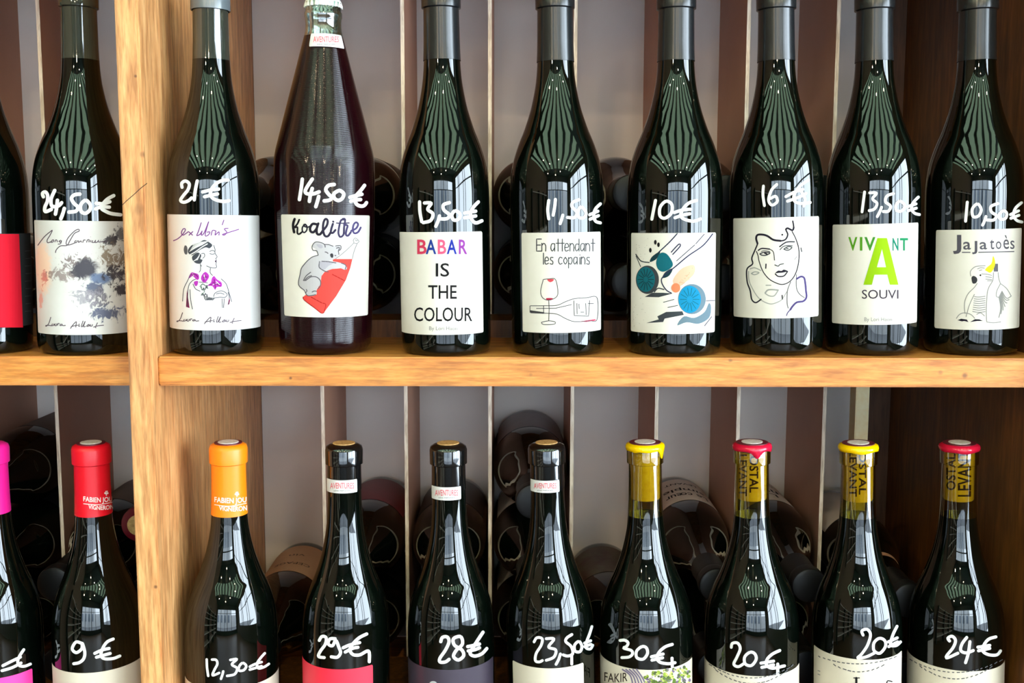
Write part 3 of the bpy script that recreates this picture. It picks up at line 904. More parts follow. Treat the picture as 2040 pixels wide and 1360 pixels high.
# 6  11,50
b6 = Bottle(1106, 1110, 0.0440, .0430, TOPZ, 'bottle with a sketched wine glass and lying bottle on its label, priced 11,50', G1)
std_capsule(b6, foil_k, .2635, label='matt black capsule')
l6 = b6.label(1040, 1197, 463, 663, paper, lab='white label with thin handwriting and a sketched glass')
a = b6.art(l6)
HW = {'E': [[(1, 0), (0, 0), (0, 1), (1, 1)], [(0, .5), (.8, .5)]], 'n': [[(0, .35), (0, 1)], [(0, .55), (.4, .35), (.8, .55), (.8, 1)]], 'a': [[(.8, .4), (.2, .4), (0, .75), (.3, 1), (.8, .7)], [(.8, .4), (.8, 1)]],
      't': [[(.4, 0), (.4, 1)], [(0, .35), (.8, .35)]], 'e': [[(0, .7), (.8, .65), (.6, .38), (.2, .4), (0, .7), (.2, 1), (.8, .92)]], 'd': [[(.8, .45), (.2, .42), (0, .75), (.3, 1), (.8, .75)], [(.8, 0), (.8, 1)]],
      'l': [[(.3, 0), (.3, 1)]], 's': [[(.7, .4), (.2, .4), (.2, .62), (.65, .75), (.6, 1), (.05, .96)]], 'c': [[(.8, .45), (.3, .38), (0, .7), (.3, 1), (.8, .92)]],
      'o': [[(.4, .38), (.02, .68), (.4, 1), (.8, .68), (.4, .38)]], 'p': [[(0, .4), (0, 1.35)], [(0, .5), (.6, .4), (.8, .7), (.5, 1), (0, .9)]], 'i': [[(.3, .4), (.3, 1)], [(.3, .15), (.3, .18)]]}
def hand(a, txt, x0, y0, x1, y1, m, w):
    wd = {'l': .6, 'i': .6, 't': .9, ' ': .8}
    tot = sum(wd.get(c, 1.1) for c in txt)
    k = (x1 - x0) / tot
    x = x0
    for c in txt:
        for q in HW.get(c, []):
            a.stroke([(x + u * k, y0 + v * (y1 - y0)) for u, v in q], m, w, raw=True, sharp=c in 'Etl')
        x += wd.get(c, 1.1) * k
pen = ink('grey pen ink', 70, 70, 76)
hand(a, 'En attendant', 1069, 476, 1186, 500, pen, 1.5)
hand(a, 'les copains', 1080, 504, 1178, 526, pen, 1.5)
a.zoom(980, 380, 3.4)
wine = ink('wine red ink', 186, 34, 70)
for q in ([(348, 600), (330, 680), (345, 725), (385, 740), (435, 720), (447, 680), (430, 600), (390, 596), (348, 600)], [(385, 742), (388, 800), (385, 880)], [(335, 890), (385, 880), (428, 888), (420, 903), (350, 905), (335, 890)],
          [(260, 778), (350, 778), (440, 775), (500, 750), (560, 730), (640, 724), (712, 725), (712, 870), (660, 880), (560, 885), (500, 865), (440, 835), (360, 828), (262, 822)], [(258, 778), (258, 825)], [(350, 780), (350, 826)],
          [(555, 742), (558, 845), (655, 848), (662, 740)], [(300, 796), (430, 795), (540, 770)], [(575, 760), (578, 835)], [(590, 765), (592, 800)], [(635, 760), (638, 840)], [(600, 822), (625, 822)], [(650, 762), (690, 764)]):
    a.stroke(q, pen, 1.0, sharp=len(q) < 5)
a.fill([(375, 600), (418, 598), (412, 612), (392, 618)], ink('coral lip ink', 222, 80, 90)); a.fill([(368, 727), (412, 727), (402, 740), (375, 740)], wine)
a.fill([(590, 884), (700, 868), (705, 878), (640, 888)], ink('rose ink', 206, 70, 100), False); a.fill([(258, 808), (355, 822), (352, 832), (262, 828)], ink('charcoal ink', 58, 56, 60), False)
a.done()
price(b6, [((980, 380), 3.4, [[(385, 65), (378, 130), (385, 190)], [(430, 58), (425, 110), (415, 165)], [(480, 165), (470, 200), (462, 222)], [(590, 60), (548, 78), (543, 108), (575, 145), (560, 180), (512, 180)],
    [(605, 108), (582, 140), (588, 178), (622, 182), (637, 148), (605, 108)], [(735, 88), (702, 122), (690, 165), (702, 205), (735, 217)], [(662, 162), (718, 138)], [(665, 192), (722, 168)]])], 6.0)

# 7  10
b7 = Bottle(1347, 1343, 0.0445, .0437, TOPZ, 'bottle with abstract teal balls and orange splash on its label, priced 10', G1)
std_capsule(b7, foil_k, label='matt black capsule')
l7 = b7.label(1257, 1425, 464, 665, paper, lab='white label with teal balls')
a = b7.art(l7).zoom(980, 380, 3.4)
teal = ink('teal ink', 14, 104, 118); teal2 = ink('dark teal ink', 18, 56, 66); cyan = ink('cyan ink', 16, 138, 184); steel = ink('steel shadow ink', 110, 132, 146); ch_ = ink('slate ink', 62, 66, 72); org = ink('orange splash ink', 252, 132, 90); org2 = ink('pale orange ink', 250, 190, 160)
navy = ink('navy line ink', 44, 44, 78)
def blob(cx, cy, rx, ry, m, n=18):
    a.fill([(cx + rx * cos(2 * pi * i / n), cy + ry * sin(2 * pi * i / n)) for i in range(n)], m)
a.fill([(1370, 505), (1370, 560), (1310, 620), (1260, 650), (1225, 610), (1270, 540), (1320, 510)], org2)
a.fill([(1085, 690), (1160, 690), (1225, 695), (1130, 720), (1035, 718)], ch_, False)
a.fill([(1045, 895), (1130, 870), (1120, 850), (1180, 820), (1290, 815), (1300, 840), (1170, 865), (1160, 888)], ch_, False)
a.fill([(1255, 910), (1300, 850), (1370, 860), (1440, 820), (1470, 760), (1485, 790), (1470, 860), (1400, 900), (1320, 890)], steel)
a.layer = 1
blob(1053, 602, 78, 96, ch_); blob(1355, 733, 94, 102, steel)
a.fill([(1112, 480), (1140, 422), (1185, 428), (1225, 490), (1210, 525), (1160, 548), (1125, 530)], teal)
a.fill([(1070, 482), (1085, 445), (1140, 410), (1115, 460)], teal2); a.fill([(1155, 590), (1175, 550), (1225, 525), (1200, 575)], teal2)
a.layer = 2
blob(1042, 600, 62, 84, teal); blob(1340, 735, 76, 92, cyan); blob(1246, 657, 30, 32, org, 12)
a.layer = 3
for k in range(14):
    t = 2 * pi * k / 14
    a.stroke([(1042 + 15 * cos(t), 600 + 20 * sin(t)), (1042 + 55 * cos(t), 600 + 74 * sin(t))], teal2, 1.0)
    a.stroke([(1340 + 20 * cos(t), 735 + 24 * sin(t)), (1340 + 66 * cos(t), 735 + 80 * sin(t))], teal, .9)
a.layer = 1
for q in ([(1255, 290), (1200, 350), (1130, 415)], [(1495, 292), (1430, 370), (1330, 440), (1240, 515), (1160, 580), (1150, 620), (1180, 670), (1215, 692)], [(975, 430), (1010, 475), (1065, 485)], [(975, 440), (1008, 515)], [(1450, 745), (1510, 742)], [(1440, 292), (1380, 360)],
          [(1375, 365), (1250, 475)], [(1215, 415), (1265, 362), (1275, 375), (1225, 430)], [(1160, 755), (1235, 735)], [(1190, 790), (1260, 775)], [(1100, 685), (1125, 660), (1165, 668)], [(1440, 915), (1490, 850)]):
    a.stroke(q, navy if q[0][0] > 1200 else ch_, 1.0 if len(q) < 3 else 1.7)
for (x, y) in ((1107, 348), (1128, 365), (1073, 402)):
    blob(x, y, 9, 16, BLACK, 8)
random.seed(3)
for i in range(60):
    x, y = random.choice([(random.uniform(960, 1060), random.uniform(320, 480)), (random.uniform(950, 1040), random.uniform(720, 920)), (random.uniform(1380, 1500), random.uniform(480, 640))])
    a.dot((x, y), .5, GREY, n=5)
for i in range(40):
    x = random.uniform(1240, 1365)
    a.dot((x, 660 - (x - 1240) * random.uniform(.5, 1.3)), .6, org, n=5)
a.done()
price(b7, [((980, 380), 3.4, [[(1108, 65), (1095, 130), (1083, 192)], [(1180, 70), (1140, 110), (1138, 168), (1172, 185), (1215, 150), (1218, 92), (1180, 70)],
    [(1385, 65), (1330, 85), (1290, 130), (1282, 175), (1320, 198), (1370, 205), (1412, 190)], [(1235, 147), (1290, 130), (1345, 125)], [(1240, 182), (1290, 165), (1340, 155)]])], 6.2)

# 8  16
b8 = Bottle(1545, 1546, 0.0490, .0428, TOPZ, 'bottle with ink outline of two womens faces on its label, priced 16', G1)
std_capsule(b8, foil_k, label='matt black capsule')
l8 = b8.label(1461, 1631, 433, 634, paper, lab='cream label with two outlined faces')
a = b8.art(l8).zoom(1450, 420, 6.18)
pl = ink('plum black ink', 34, 28, 44); vio = ink('violet line ink', 78, 64, 118); fa = ink('faint grey ink', 168, 168, 164)
for (q, c, w) in (([(408, 1088), (345, 1128), (295, 1090), (275, 980), (240, 880), (230, 760), (245, 700), (305, 650), (295, 580), (335, 480), (365, 400), (348, 340), (365, 298), (430, 292), (490, 310), (560, 355), (650, 368), (710, 350), (738, 290), (715, 230), (735, 212), (795, 238), (812, 205), (800, 125)], pl, 2.8),
                  ([(365, 400), (348, 340), (365, 296), (430, 292), (490, 310), (560, 355), (650, 368)], pl, 4.0), ([(715, 230), (735, 212), (795, 238), (812, 205)], pl, 3.6),
                  ([(350, 495), (372, 550), (385, 620), (430, 740), (500, 830), (580, 880), (670, 905), (760, 870), (830, 780), (870, 640), (875, 480), (840, 350), (790, 250)], pl, 1.4),
                  ([(375, 485), (420, 462), (515, 470)], pl, 2.6), ([(515, 470), (560, 505), (575, 610)], pl, 1.2), ([(638, 440), (720, 385), (820, 380)], pl, 2.4), ([(640, 480), (680, 440), (740, 425), (800, 430)], pen, 1.3),
                  ([(395, 530), (440, 510), (520, 515), (470, 545), (420, 545), (395, 530)], pen, 1.8), ([(455, 520), (480, 530)], pl, 3), ([(690, 470), (740, 440), (790, 450), (740, 485), (690, 470)], pen, 1.6), ([(725, 462), (742, 464)], GREY, 2.5),
                  ([(410, 500), (450, 490), (520, 500)], pen, 1.0), ([(575, 662), (620, 680), (640, 660), (690, 650)], pen, 1.4), ([(585, 775), (620, 805), (690, 800), (735, 745)], pl, 1.8),
                  ([(845, 780), (845, 940), (880, 1020), (945, 1068)], GREY, 1.2), ([(775, 870), (735, 980), (730, 1130), (745, 1200)], GREY, 1.2), ([(730, 990), (680, 1070)], LGREY, 1.0),
                  ([(850, 835), (900, 808), (940, 825), (955, 900), (962, 980), (968, 1060), (930, 1110), (850, 1125), (800, 1170), (770, 1215)], vio, 3.8), ([(770, 1215), (735, 1255), (722, 1292)], vio, 1.4),
                  ([(255, 740), (260, 850), (300, 950), (370, 1060), (450, 1120), (540, 1145), (640, 1110), (670, 1080)], fa, 1.3), ([(270, 715), (330, 700), (410, 735)], fa, 2.0), ([(290, 770), (330, 750), (385, 760), (330, 785), (290, 770)], fa, 1.6),
                  ([(460, 1010), (490, 975), (545, 968), (620, 975)], fa, 3.0), ([(460, 1015), (510, 1045), (570, 1045), (615, 985)], fa, 1.6), ([(470, 915), (530, 915)], fa, 1.5), ([(900, 455), (910, 500)], pen, 2.2), ([(470, 655), (467, 705)], pl, 2.4), ([(668, 1040), (672, 1085)], pl, 2.4),
                  ([(820, 600), (850, 560)], LGREY, 1.0)):
    a.stroke(q, c, w)
a.dot((670, 293), 1.9, pl)
a.fill([(585, 765), (620, 735), (660, 738), (690, 722), (738, 742), (680, 758), (630, 762)], pl)
a.done()
price(b8, [((1440, 0), 3.09, [[(250, 1145), (247, 1200), (256, 1265)], [(332, 1135), (300, 1170), (282, 1230), (302, 1262), (335, 1240), (325, 1208), (292, 1222)],
    [(527, 1108), (480, 1140), (442, 1190), (440, 1235), (480, 1252), (538, 1246)], [(388, 1210), (440, 1182), (492, 1165)], [(398, 1238), (470, 1212), (512, 1190)], [(470, 1160), (505, 1220), (498, 1268)]])], 5.6)

# 9  13,50 green A
b9 = Bottle(1737, 1737, 0.0500, .0423, TOPZ, 'bottle with big lime green A and green lettering on its label, priced 13,50', G1)
std_capsule(b9, foil_k, label='matt black capsule')
l9 = b9.label(1658, 1828, 446, 647, paper, lab='white label with lime green A')
a = b9.art(l9)
lime = ink('lime green ink', 158, 204, 10); g1 = ink('leaf green ink', 90, 160, 30); g2 = ink('deep green ink', 20, 134, 84)
a.text('V', 1690, 472, 1708, 499, g1, .025); a.text('I', 1713, 472, 1718, 499, g1, .02); a.text('V', 1722, 472, 1744, 499, ink('mid green ink', 70, 150, 50), .025)
a.text('N', 1778, 474, 1790, 499, ink('sea green ink', 20, 130, 104), .025); a.text('T', 1793, 474, 1809, 499, g2, .025)
a.layer = 1
a.fill([(1720, 567), (1748, 474), (1767, 474), (1790, 567), (1773, 567), (1768, 547), (1742, 547), (1737, 567)], lime, False, True)
a.layer = 2
a.fill([(1747, 532), (1757, 496), (1765, 532)], paper, False, True)
a.layer = 0
a.text('SOUVI', 1717, 577, 1790, 595, ink('plum grey ink', 66, 54, 70), .004)
a.text('By Lori Haon', 1722, 632, 1777, 642, LGREY)
a.done()
price(b9, [((1440, 340), 2.957, [[(835, 125), (828, 180), (820, 242)], [(865, 130), (905, 132), (882, 165), (908, 192), (893, 225), (862, 235)], [(935, 215), (925, 240), (910, 270)],
    [(1005, 135), (968, 148), (958, 182), (988, 208), (975, 238), (945, 240)], [(1042, 178), (1020, 205), (1025, 235), (1055, 235), (1072, 205), (1042, 178)],
    [(1152, 155), (1120, 190), (1112, 225), (1130, 250), (1158, 258)], [(1088, 212), (1138, 195)], [(1092, 235), (1140, 220)]])], 5.6)

# 10  10,50 cockatoo
b10 = Bottle(1938, 1937, 0.0510, .0425, TOPZ, 'bottle with a white cockatoo drawing on its label, priced 10,50, last at the right', G1)
std_capsule(b10, foil_k, .2655, label='matt black capsule')
l10 = b10.label(1863, 2033, 457, 657, paper, lab='white label with a cockatoo')
a = b10.art(l10).zoom(1850, 445, 6.18)
tit = ink('speckled title ink', 92, 88, 100)
a.text('J', 300, 140, 402, 375, tit, .03, raw=False)
a.text('a', 425, 225, 520, 322, tit, .012, raw=False)
a.text('J', 535, 215, 600, 378, tit, .02, raw=False)
a.text('a', 628, 228, 720, 320, tit, .012, raw=False)
a.text('t', 755, 195, 808, 318, tit, .01, raw=False)
a.text('o', 828, 220, 895, 315, tit, .004, raw=False)
a.text('è', 920, 145, 990, 315, tit, .004, raw=False)
a.text('s', 1005, 210, 1058, 315, tit, .004, raw=False)
for q in ([(410, 355), (515, 355)], [(612, 355), (1055, 345)]):
    a.stroke(q, tit, 1.4)
yl = ink('lemon yellow ink', 240, 230, 40)
a.fill([(695, 570), (730, 530), (775, 490), (795, 400), (820, 480), (800, 560), (760, 605), (720, 590)], yl)
a.fill([(530, 660), (555, 645), (590, 665), (600, 700), (580, 735), (545, 738), (530, 700)], ink('charcoal ink', 58, 56, 60))
a.fill([(802, 495), (855, 495), (855, 592), (802, 592)], ink('bottle cap grey ink', 104, 100, 110), False)
a.dot((638, 637), 1.8, BLACK)
for q in ([(520, 650), (515, 590), (560, 540), (610, 525), (700, 520)], [(600, 560), (640, 545), (690, 550)], [(620, 580), (660, 570)], [(600, 735), (560, 790), (490, 860), (450, 940), (440, 1030), (450, 1110)], [(565, 870), (520, 960), (490, 1040), (460, 1150)],
          [(800, 600), (790, 700), (740, 790), (720, 880), (710, 1080), (715, 1210)], [(715, 1212), (800, 1222), (890, 1210)], [(855, 600), (865, 680), (885, 740)], [(885, 740), (840, 830), (835, 900), (880, 905)], [(885, 740), (960, 800), (1015, 890)],
          [(340, 1170), (380, 1120), (440, 1100), (520, 1120), (570, 1170)], [(590, 1120), (640, 1100), (690, 1140)], [(650, 620), (720, 625), (780, 640)], [(700, 655), (780, 665)], [(700, 685), (780, 690)], [(720, 705), (780, 705)]):
    a.stroke(q, LGREY, 1.1)
for i in range(8):
    a.stroke([(560 - i * 3, 900 + i * 26), (620, 905 + i * 27), (700, 895 + i * 27)], LGREY, 1.1)
for i in range(7):
    a.stroke([(900 - i * 6, 830 + i * 12), (960 - i * 12, 920 + i * 20), (1020 - i * 26, 890 + i * 45)], LGREY, 1.3)
a.fill([(355, 1190), (400, 1172), (470, 1182), (490, 1212), (440, 1200), (410, 1205)], pl, False)
a.fill([(510, 1212), (570, 1178), (625, 1180), (670, 1200), (600, 1200)], pl, False)
a.done()
price(b10, [((1440, 340), 2.957, [[(1440, 185), (1435, 240), (1430, 297)], [(1500, 195), (1470, 225), (1475, 270), (1507, 265), (1522, 228), (1500, 195)], [(1550, 270), (1540, 300), (1530, 320)],
    [(1620, 193), (1580, 210), (1582, 242), (1612, 265), (1595, 290), (1558, 290)], [(1652, 235), (1627, 260), (1635, 285), (1665, 280), (1672, 250), (1652, 235)],
    [(1760, 188), (1725, 220), (1712, 262), (1732, 292), (1762, 302)], [(1695, 258), (1742, 236)], [(1697, 280), (1745, 262)]])], 5.8)

# ------------------------------------------------------------------ the lower row
def LB(neck, body, R, label, **k):
    return Bottle(neck, body, max(.0455, R + .004), R, LOWZ, label, G2, ynk=900, ybd=1290, **k)
def lower_capsule(b, m, h0, seal=None, label=None, disc=None, name='capsule', e=.0005):
    c = std_capsule(b, m, h0, e, label, name)
    zt = .3298
    if seal:
        lathe('seal_disc', [(zt - .001, .0), (zt - .001, seal[0]), (zt + .0002, seal[0]), (zt + .0004, 0)], seal[1], b.root, 40, seal[2])
    if disc:
        lathe('top_disc', [(zt, .0), (zt, disc[0]), (zt + .0007, disc[0] * .98), (zt + .0008, 0)], disc[1], b.root, 40, disc[2])
    return c
maroon = mat('maroon seal', srgb(96, 26, 40), .4); seal_w = mottled('pale printed seal', srgb(236, 228, 224), srgb(196, 180, 172), 300, .5)
corkd = mottled('tan cork disc', srgb(214, 166, 104), srgb(160, 112, 62), 420, .7)
# 11 pink capsule at the left edge
c1 = LB(-22, -5, .0415, 'dark bottle with hot pink capsule cut off at the left edge, lower shelf')
lower_capsule(c1, mat('hot pink capsule', srgb(236, 30, 140), .35), .2625, label='hot pink capsule')
l = c1.label(-90, 66, 1352, None, mat('hot pink label paper', srgb(240, 60, 150), .5), lab='hot pink label', height=.09)
price(c1, [((0, 1060), 4.53, [[(215, 1058), (180, 1110), (160, 1160), (172, 1200), (220, 1208), (275, 1188)], [(25, 1203), (100, 1165), (185, 1125)], [(18, 1248), (110, 1220), (190, 1178)]])], 5.6)

def crest(a, x, y, s, m):
    for (dx, dy, r) in ((-.35, 0, .3), (.35, 0, .3), (0, .1, .32), (-.15, -.45, .22), (.2, -.5, .22), (0, .55, .2)):
        a.dot((x + dx * s, y + dy * s), r * s, m, raw=True, n=7)
# 12 red capsule 9
c2 = LB(182, 197, .0420, 'bottle with bright red capsule and cream label, priced 9, left of the oak upright')
cp = lower_capsule(c2, mat('bright red capsule', srgb(226, 12, 34), .38), .2615, (.0130, maroon, 'maroon rim'), 'bright red capsule', (.0098, seal_w, 'pale seal on the top'))
a = c2.art(cp, 'capsule_print', 'white lettering on the capsule', .0009)
wi = mat('white foil lettering', srgb(240, 226, 222), .5)
a.text('FABIEN JOU', 166, 988, 224, 1001, wi, .02, arc=2.5); a.text('VIGNERON', 176, 1004, 226, 1013, wi, .02, arc=2.5)
a.stroke([(166, 1003), (195, 1005), (224, 1000)], wi, 1.0, raw=True); crest(a, 212, 982, 7, wi)
a.done()
cream = mottled('cream label paper', srgb(214, 202, 184), srgb(208, 196, 178), 20, .65)
c2.label(104, 292, 1338, None, cream, lab='cream label', height=.09)
price(c2, [((0, 1060), 4.53, [[(735, 1000), (685, 990), (652, 1050), (688, 1085), (738, 1050), (742, 1000), (765, 1080), (755, 1140), (715, 1175), (665, 1185)],
    [(1022, 962), (965, 990), (925, 1050), (912, 1110), (942, 1140), (1020, 1138), (1082, 1115)], [(855, 1092), (920, 1062), (985, 1047)], [(870, 1127), (930, 1110), (995, 1092)]])], 6.0)
# 13 orange capsule 12,30
c3 = LB(455, 462, .0440, 'wide dark bottle with orange capsule, priced 12,30, first right of the oak upright')
cp = lower_capsule(c3, mat('orange capsule', srgb(250, 132, 12), .38), .2610, (.0130, maroon, 'maroon rim'), 'orange capsule', (.0098, seal_w, 'pale seal on the top'))
a = c3.art(cp, 'capsule_print', 'white lettering on the capsule', .0009)
a.text('FABIEN JOU', 427, 989, 491, 1003, wi, .02, arc=2.5); a.text('VIGNERON', 436, 1006, 492, 1016, wi, .02, arc=2.5)
a.stroke([(427, 1005), (458, 1008), (491, 1002)], wi, 1.0, raw=True); crest(a, 472, 984, 7, wi)
a.done()
c3.label(359, 557, 1371, None, cream, lab='cream label', height=.08)
price(c3, [((380, 1040), 4.25, [[(135, 1160), (138, 1230), (148, 1300)], [(180, 1162), (215, 1165), (225, 1200), (200, 1250), (185, 1295), (240, 1275)], [(275, 1262), (268, 1290), (256, 1325)],
    [(335, 1165), (390, 1158), (348, 1203), (392, 1235), (372, 1285), (308, 1300)], [(440, 1190), (410, 1220), (410, 1255), (450, 1250), (470, 1215), (440, 1190)],
    [(627, 1108), (590, 1150), (562, 1195), (572, 1235), (620, 1225), (662, 1198)], [(500, 1222), (545, 1200), (600, 1183)], [(500, 1247), (550, 1232), (600, 1218)]])], 4.8)
# 14 - 16 black wax necks
def waxed(neck, body, R, label, st):
    b = LB(neck, body, R, label)
    lower_capsule(b, wax_k, .286, None, 'glossy black wax top', (.0106, corkd, 'round tan cork disc'), 'wax_cap', .0004)
    sticker(b, *st)
    return b
c4 = waxed(685.5, 690, .0418, 'black-topped bottle with red label, priced 29', (653, 956, 710, 982))
c4.label(602, 743, 1333, None, mat('coral red label paper', srgb(236, 42, 66), .5), lab='coral red label', height=.09)
price(c4, [((380, 1040), 4.25, [[(1088, 1000), (1110, 967), (1145, 975), (1140, 1030), (1098, 1090), (1082, 1135), (1130, 1145)], [(1222, 985), (1178, 988), (1165, 1030), (1200, 1045), (1228, 1000), (1255, 1060), (1268, 1105), (1240, 1142), (1190, 1138)],
    [(1490, 945), (1430, 975), (1380, 1020), (1348, 1075), (1372, 1118), (1430, 1122), (1505, 1090), (1512, 1180)], [(1290, 1062), (1350, 1037), (1430, 1018)], [(1308, 1098), (1370, 1067), (1415, 1058)]])], 6.2)
c5 = waxed(893, 899, .0418, 'black-topped bottle with dark grey label, priced 28', (862, 970, 917, 996))
l = c5.label(813, 983, 1334, None, mat('dark aubergine label paper', srgb(62, 54, 66), .35), lab='dark grey label', height=.09)
a = c5.art(l, off=.0005)
a.dot((863, 1365), 9, ink('silver emblem ink', 200, 200, 204), raw=True, n=20)
a.done()
price(c5, [((800, 1040), 4.25, [[(332, 1010), (345, 975), (385, 970), (402, 1010), (372, 1080), (325, 1150), (325, 1182), (370, 1182), (402, 1160)], [(500, 968), (440, 985), (448, 1040), (510, 1080), (525, 1130), (480, 1165), (440, 1135), (462, 1085), (515, 1030), (500, 968)],
    [(690, 930), (650, 990), (605, 1060), (580, 1110), (620, 1132), (680, 1112), (722, 1068)], [(560, 1052), (620, 1040), (660, 1030)], [(565, 1088), (620, 1078), (660, 1062)]])], 6.4)
c6 = waxed(1089, 1097, .0425, 'black-topped bottle with plain cream label, priced 23,50', (1059, 957, 1113, 981))
c6.label(1022, 1163, 1331, None, cream, lab='cream label', height=.09)
price(c6, [((800, 1040), 4.25, [[(1122, 1012), (1145, 977), (1190, 985), (1182, 1040), (1140, 1110), (1133, 1170), (1165, 1182), (1192, 1170)], [(1225, 985), (1290, 988), (1245, 1055), (1305, 1080), (1290, 1140), (1225, 1168)], [(1345, 1115), (1330, 1160), (1308, 1202)],
    [(1442, 950), (1400, 978), (1390, 1010), (1435, 1050), (1450, 1110), (1410, 1132), (1368, 1122)], [(1440, 1120), (1441, 1200)], [(1502, 1008), (1465, 1040), (1470, 1090), (1510, 1095), (1527, 1050), (1502, 1008)],
    [(1612, 882), (1590, 950), (1567, 1010), (1560, 1060), (1598, 1072), (1620, 1040)], [(1550, 1022), (1602, 1002)], [(1550, 1052), (1605, 1032)]])], 5.4)
# 17 - 20 olive glass necks with the cork showing through
cork_m = mottled('tan cork', srgb(240, 206, 120), srgb(222, 180, 92), 160, .7)
cork_t = ink('burnt cork lettering', 52, 24, 10)
def waxed_olive(neck, body, R, label, wax, drips, words_, cut_y=1022):
    b = LB(neck, body, R, label, cut=.2600, upper=olive)
    ck = lathe('cork', [(.2755, 0), (.2755, .0132), (.2765, .0138), (.322, .0138), (.322, 0)], cork_m, b.root, 48, 'printed cork seen through the neck')
    # rim of wax with drips
    seg = 72
    bm = bmesh.new()
    rr = []
    prof_ = [(0, .0168), (.0005, .0183), (.0030, .0187), (.0052, .0180), (.0066, .0150), (.0068, 0)]
    for i_, (z, r) in enumerate(prof_):
        ring = []
        for k in range(seg if r else 1):
            th = 2 * pi * k / seg
            zz = .3232 + z
            if i_ < 2:
                for (az, w, dep) in drips:
                    d = (th + pi / 2 - az + pi) % (2 * pi) - pi
                    zz -= dep * math.exp(-(d / w) ** 2)
                zz += .0004 * sin(th * 5)
            ring.append(bm.verts.new((r * cos(th), r * sin(th), zz)))
        rr.append(ring)
    for p_, q_ in zip(rr, rr[1:]):
        for k in range(seg):
            j = (k + 1) % seg
            bm.faces.new((p_[k], p_[j], q_[j], q_[k]) if len(q_) > 1 else (p_[k], p_[j], q_[0]))
    me = bpy.data.meshes.new('wax_rim'); bm.to_mesh(me); bm.free()
    link('wax_rim', me, wax, b.root, 'dripping wax rim', True)
    zt = .3302
    lathe('seal_disc', [(zt - .001, 0), (zt - .001, .0150), (zt + .0002, .0150), (zt + .0003, 0)], maroon, b.root, 40, 'maroon seal')
    lathe('top_disc', [(zt, 0), (zt, .0100), (zt + .0007, .0099), (zt + .0008, 0)], seal_w, b.root, 40, 'pale printed seal centre')
    if words_:
        pr = b.prof
        b.prof = [(0, .0138), (.4, .0138)]
        R_ = b.R; b.R = .0138
        a = b.art(ck, 'cork_print', 'burnt lettering on the cork', .0003)
        for (t, x0, y0, x1, y1, rot) in words_:
            a.text(t, x0, y0, x1, y1, cork_t, .02, rot)
        a.done()
        b.prof = pr; b.R = R_
    return b
wax_y = mat('yellow wax', srgb(246, 198, 0), .18); wax_r = mat('crimson wax', srgb(206, 22, 56), .18)
c7 = waxed_olive(1285, 1287.5, .0448, 'bottle with dripping yellow wax rim and vine-picture label, priced 30', wax_y, [(.95, .16, .0075), (-.7, .2, .0012)], None)
l = c7.label(1196, 1379, 1334, None, cream, lab='label with a vine picture', height=.09)
a = c7.art(l, off=.0005)
a.text('FAKIR', 1204, 1338, 1250, 1356, ink('dark brown ink', 50, 36, 30), .004, arc=3)
greens = [ink('vine green ink %d' % i, *c) for i, c in enumerate(((150, 170, 60), (96, 120, 50), (206, 214, 120), (120, 100, 130), (84, 96, 60)))]
random.seed(11)
for i in range(130):
    x = random.uniform(1285, 1374); y = 1336 + random.random() * 34 - abs(x - 1288) * .16
    a.dot((x, y + 4), random.uniform(1.5, 4.5), random.choice(greens), raw=True, n=6, sx=random.uniform(.6, 1.6), rot=random.random() * 3)
for i in range(5):
    a.stroke([(1240 + i * 7, 1333), (1256 + i * 6, 1346 + i), (1262 + i * 7, 1372)], ink('lilac ink', 132, 118, 146), 3.0, raw=True)
a.done()
price(c7, [((1200, 1040), 4.25, [[(150, 1000), (190, 998), (218, 1020), (205, 1050), (180, 1065), (245, 1085), (255, 1115), (225, 1140), (165, 1145)], [(335, 1052), (290, 1090), (292, 1145), (345, 1158), (382, 1110), (372, 1062), (335, 1052)],
    [(592, 1033), (530, 1055), (480, 1100), (462, 1150), (490, 1185), (560, 1197), (615, 1188)], [(415, 1138), (515, 1115)], [(420, 1167), (510, 1147)], [(590, 1150), (592, 1222)]])], 5.8)
def lines(b, l, spans, arc, extra=None):
    a = b.art(l, off=.0005)
    random.seed(int(spans[0][0]))
    for (x0, x1, y) in spans:
        n = int((x1 - x0) / 9)
        for i in range(n):
            u = i / n; x = x0 + (x1 - x0) * u
            yy = y + arc * (1 - (2 * u - 1) ** 2); y2 = y + arc * (1 - (2 * (u + .8 / n) - 1) ** 2)
            a.stroke([(x, yy), (x + random.uniform(4, 7.5), y2)], GREY, 1.3, raw=True)
    if extra: extra(a)
    a.done()
c8 = waxed_olive(1498, 1497, .0450, 'bottle with red wax rim and downward cork lettering, priced 20', wax_r, [(.05, .22, .0055), (1.1, .2, .001)],
                 [('OSTAL', 1493, 908, 1511, 981, -90), ('LEVANT', 1472, 905, 1488, 988, -90)])
l = c8.label(1403, 1592, 1346, None, cream, lab='cream label with fine print', height=.09)
lines(c8, l, [(1412, 1585, 1322), (1425, 1572, 1333)], 28)
price(c8, [((1200, 1040), 4.25, [[(1092, 1058), (1100, 1025), (1145, 1022), (1167, 1070), (1140, 1140), (1113, 1200), (1150, 1222), (1195, 1198)], [(1250, 1100), (1205, 1140), (1210, 1198), (1262, 1212), (1302, 1160), (1290, 1112), (1250, 1100)],
    [(1502, 1085), (1440, 1115), (1395, 1160), (1390, 1208), (1440, 1235), (1542, 1215)], [(1343, 1192), (1450, 1175)], [(1350, 1228), (1450, 1207)], [(1485, 1200), (1485, 1290)]])], 5.8)
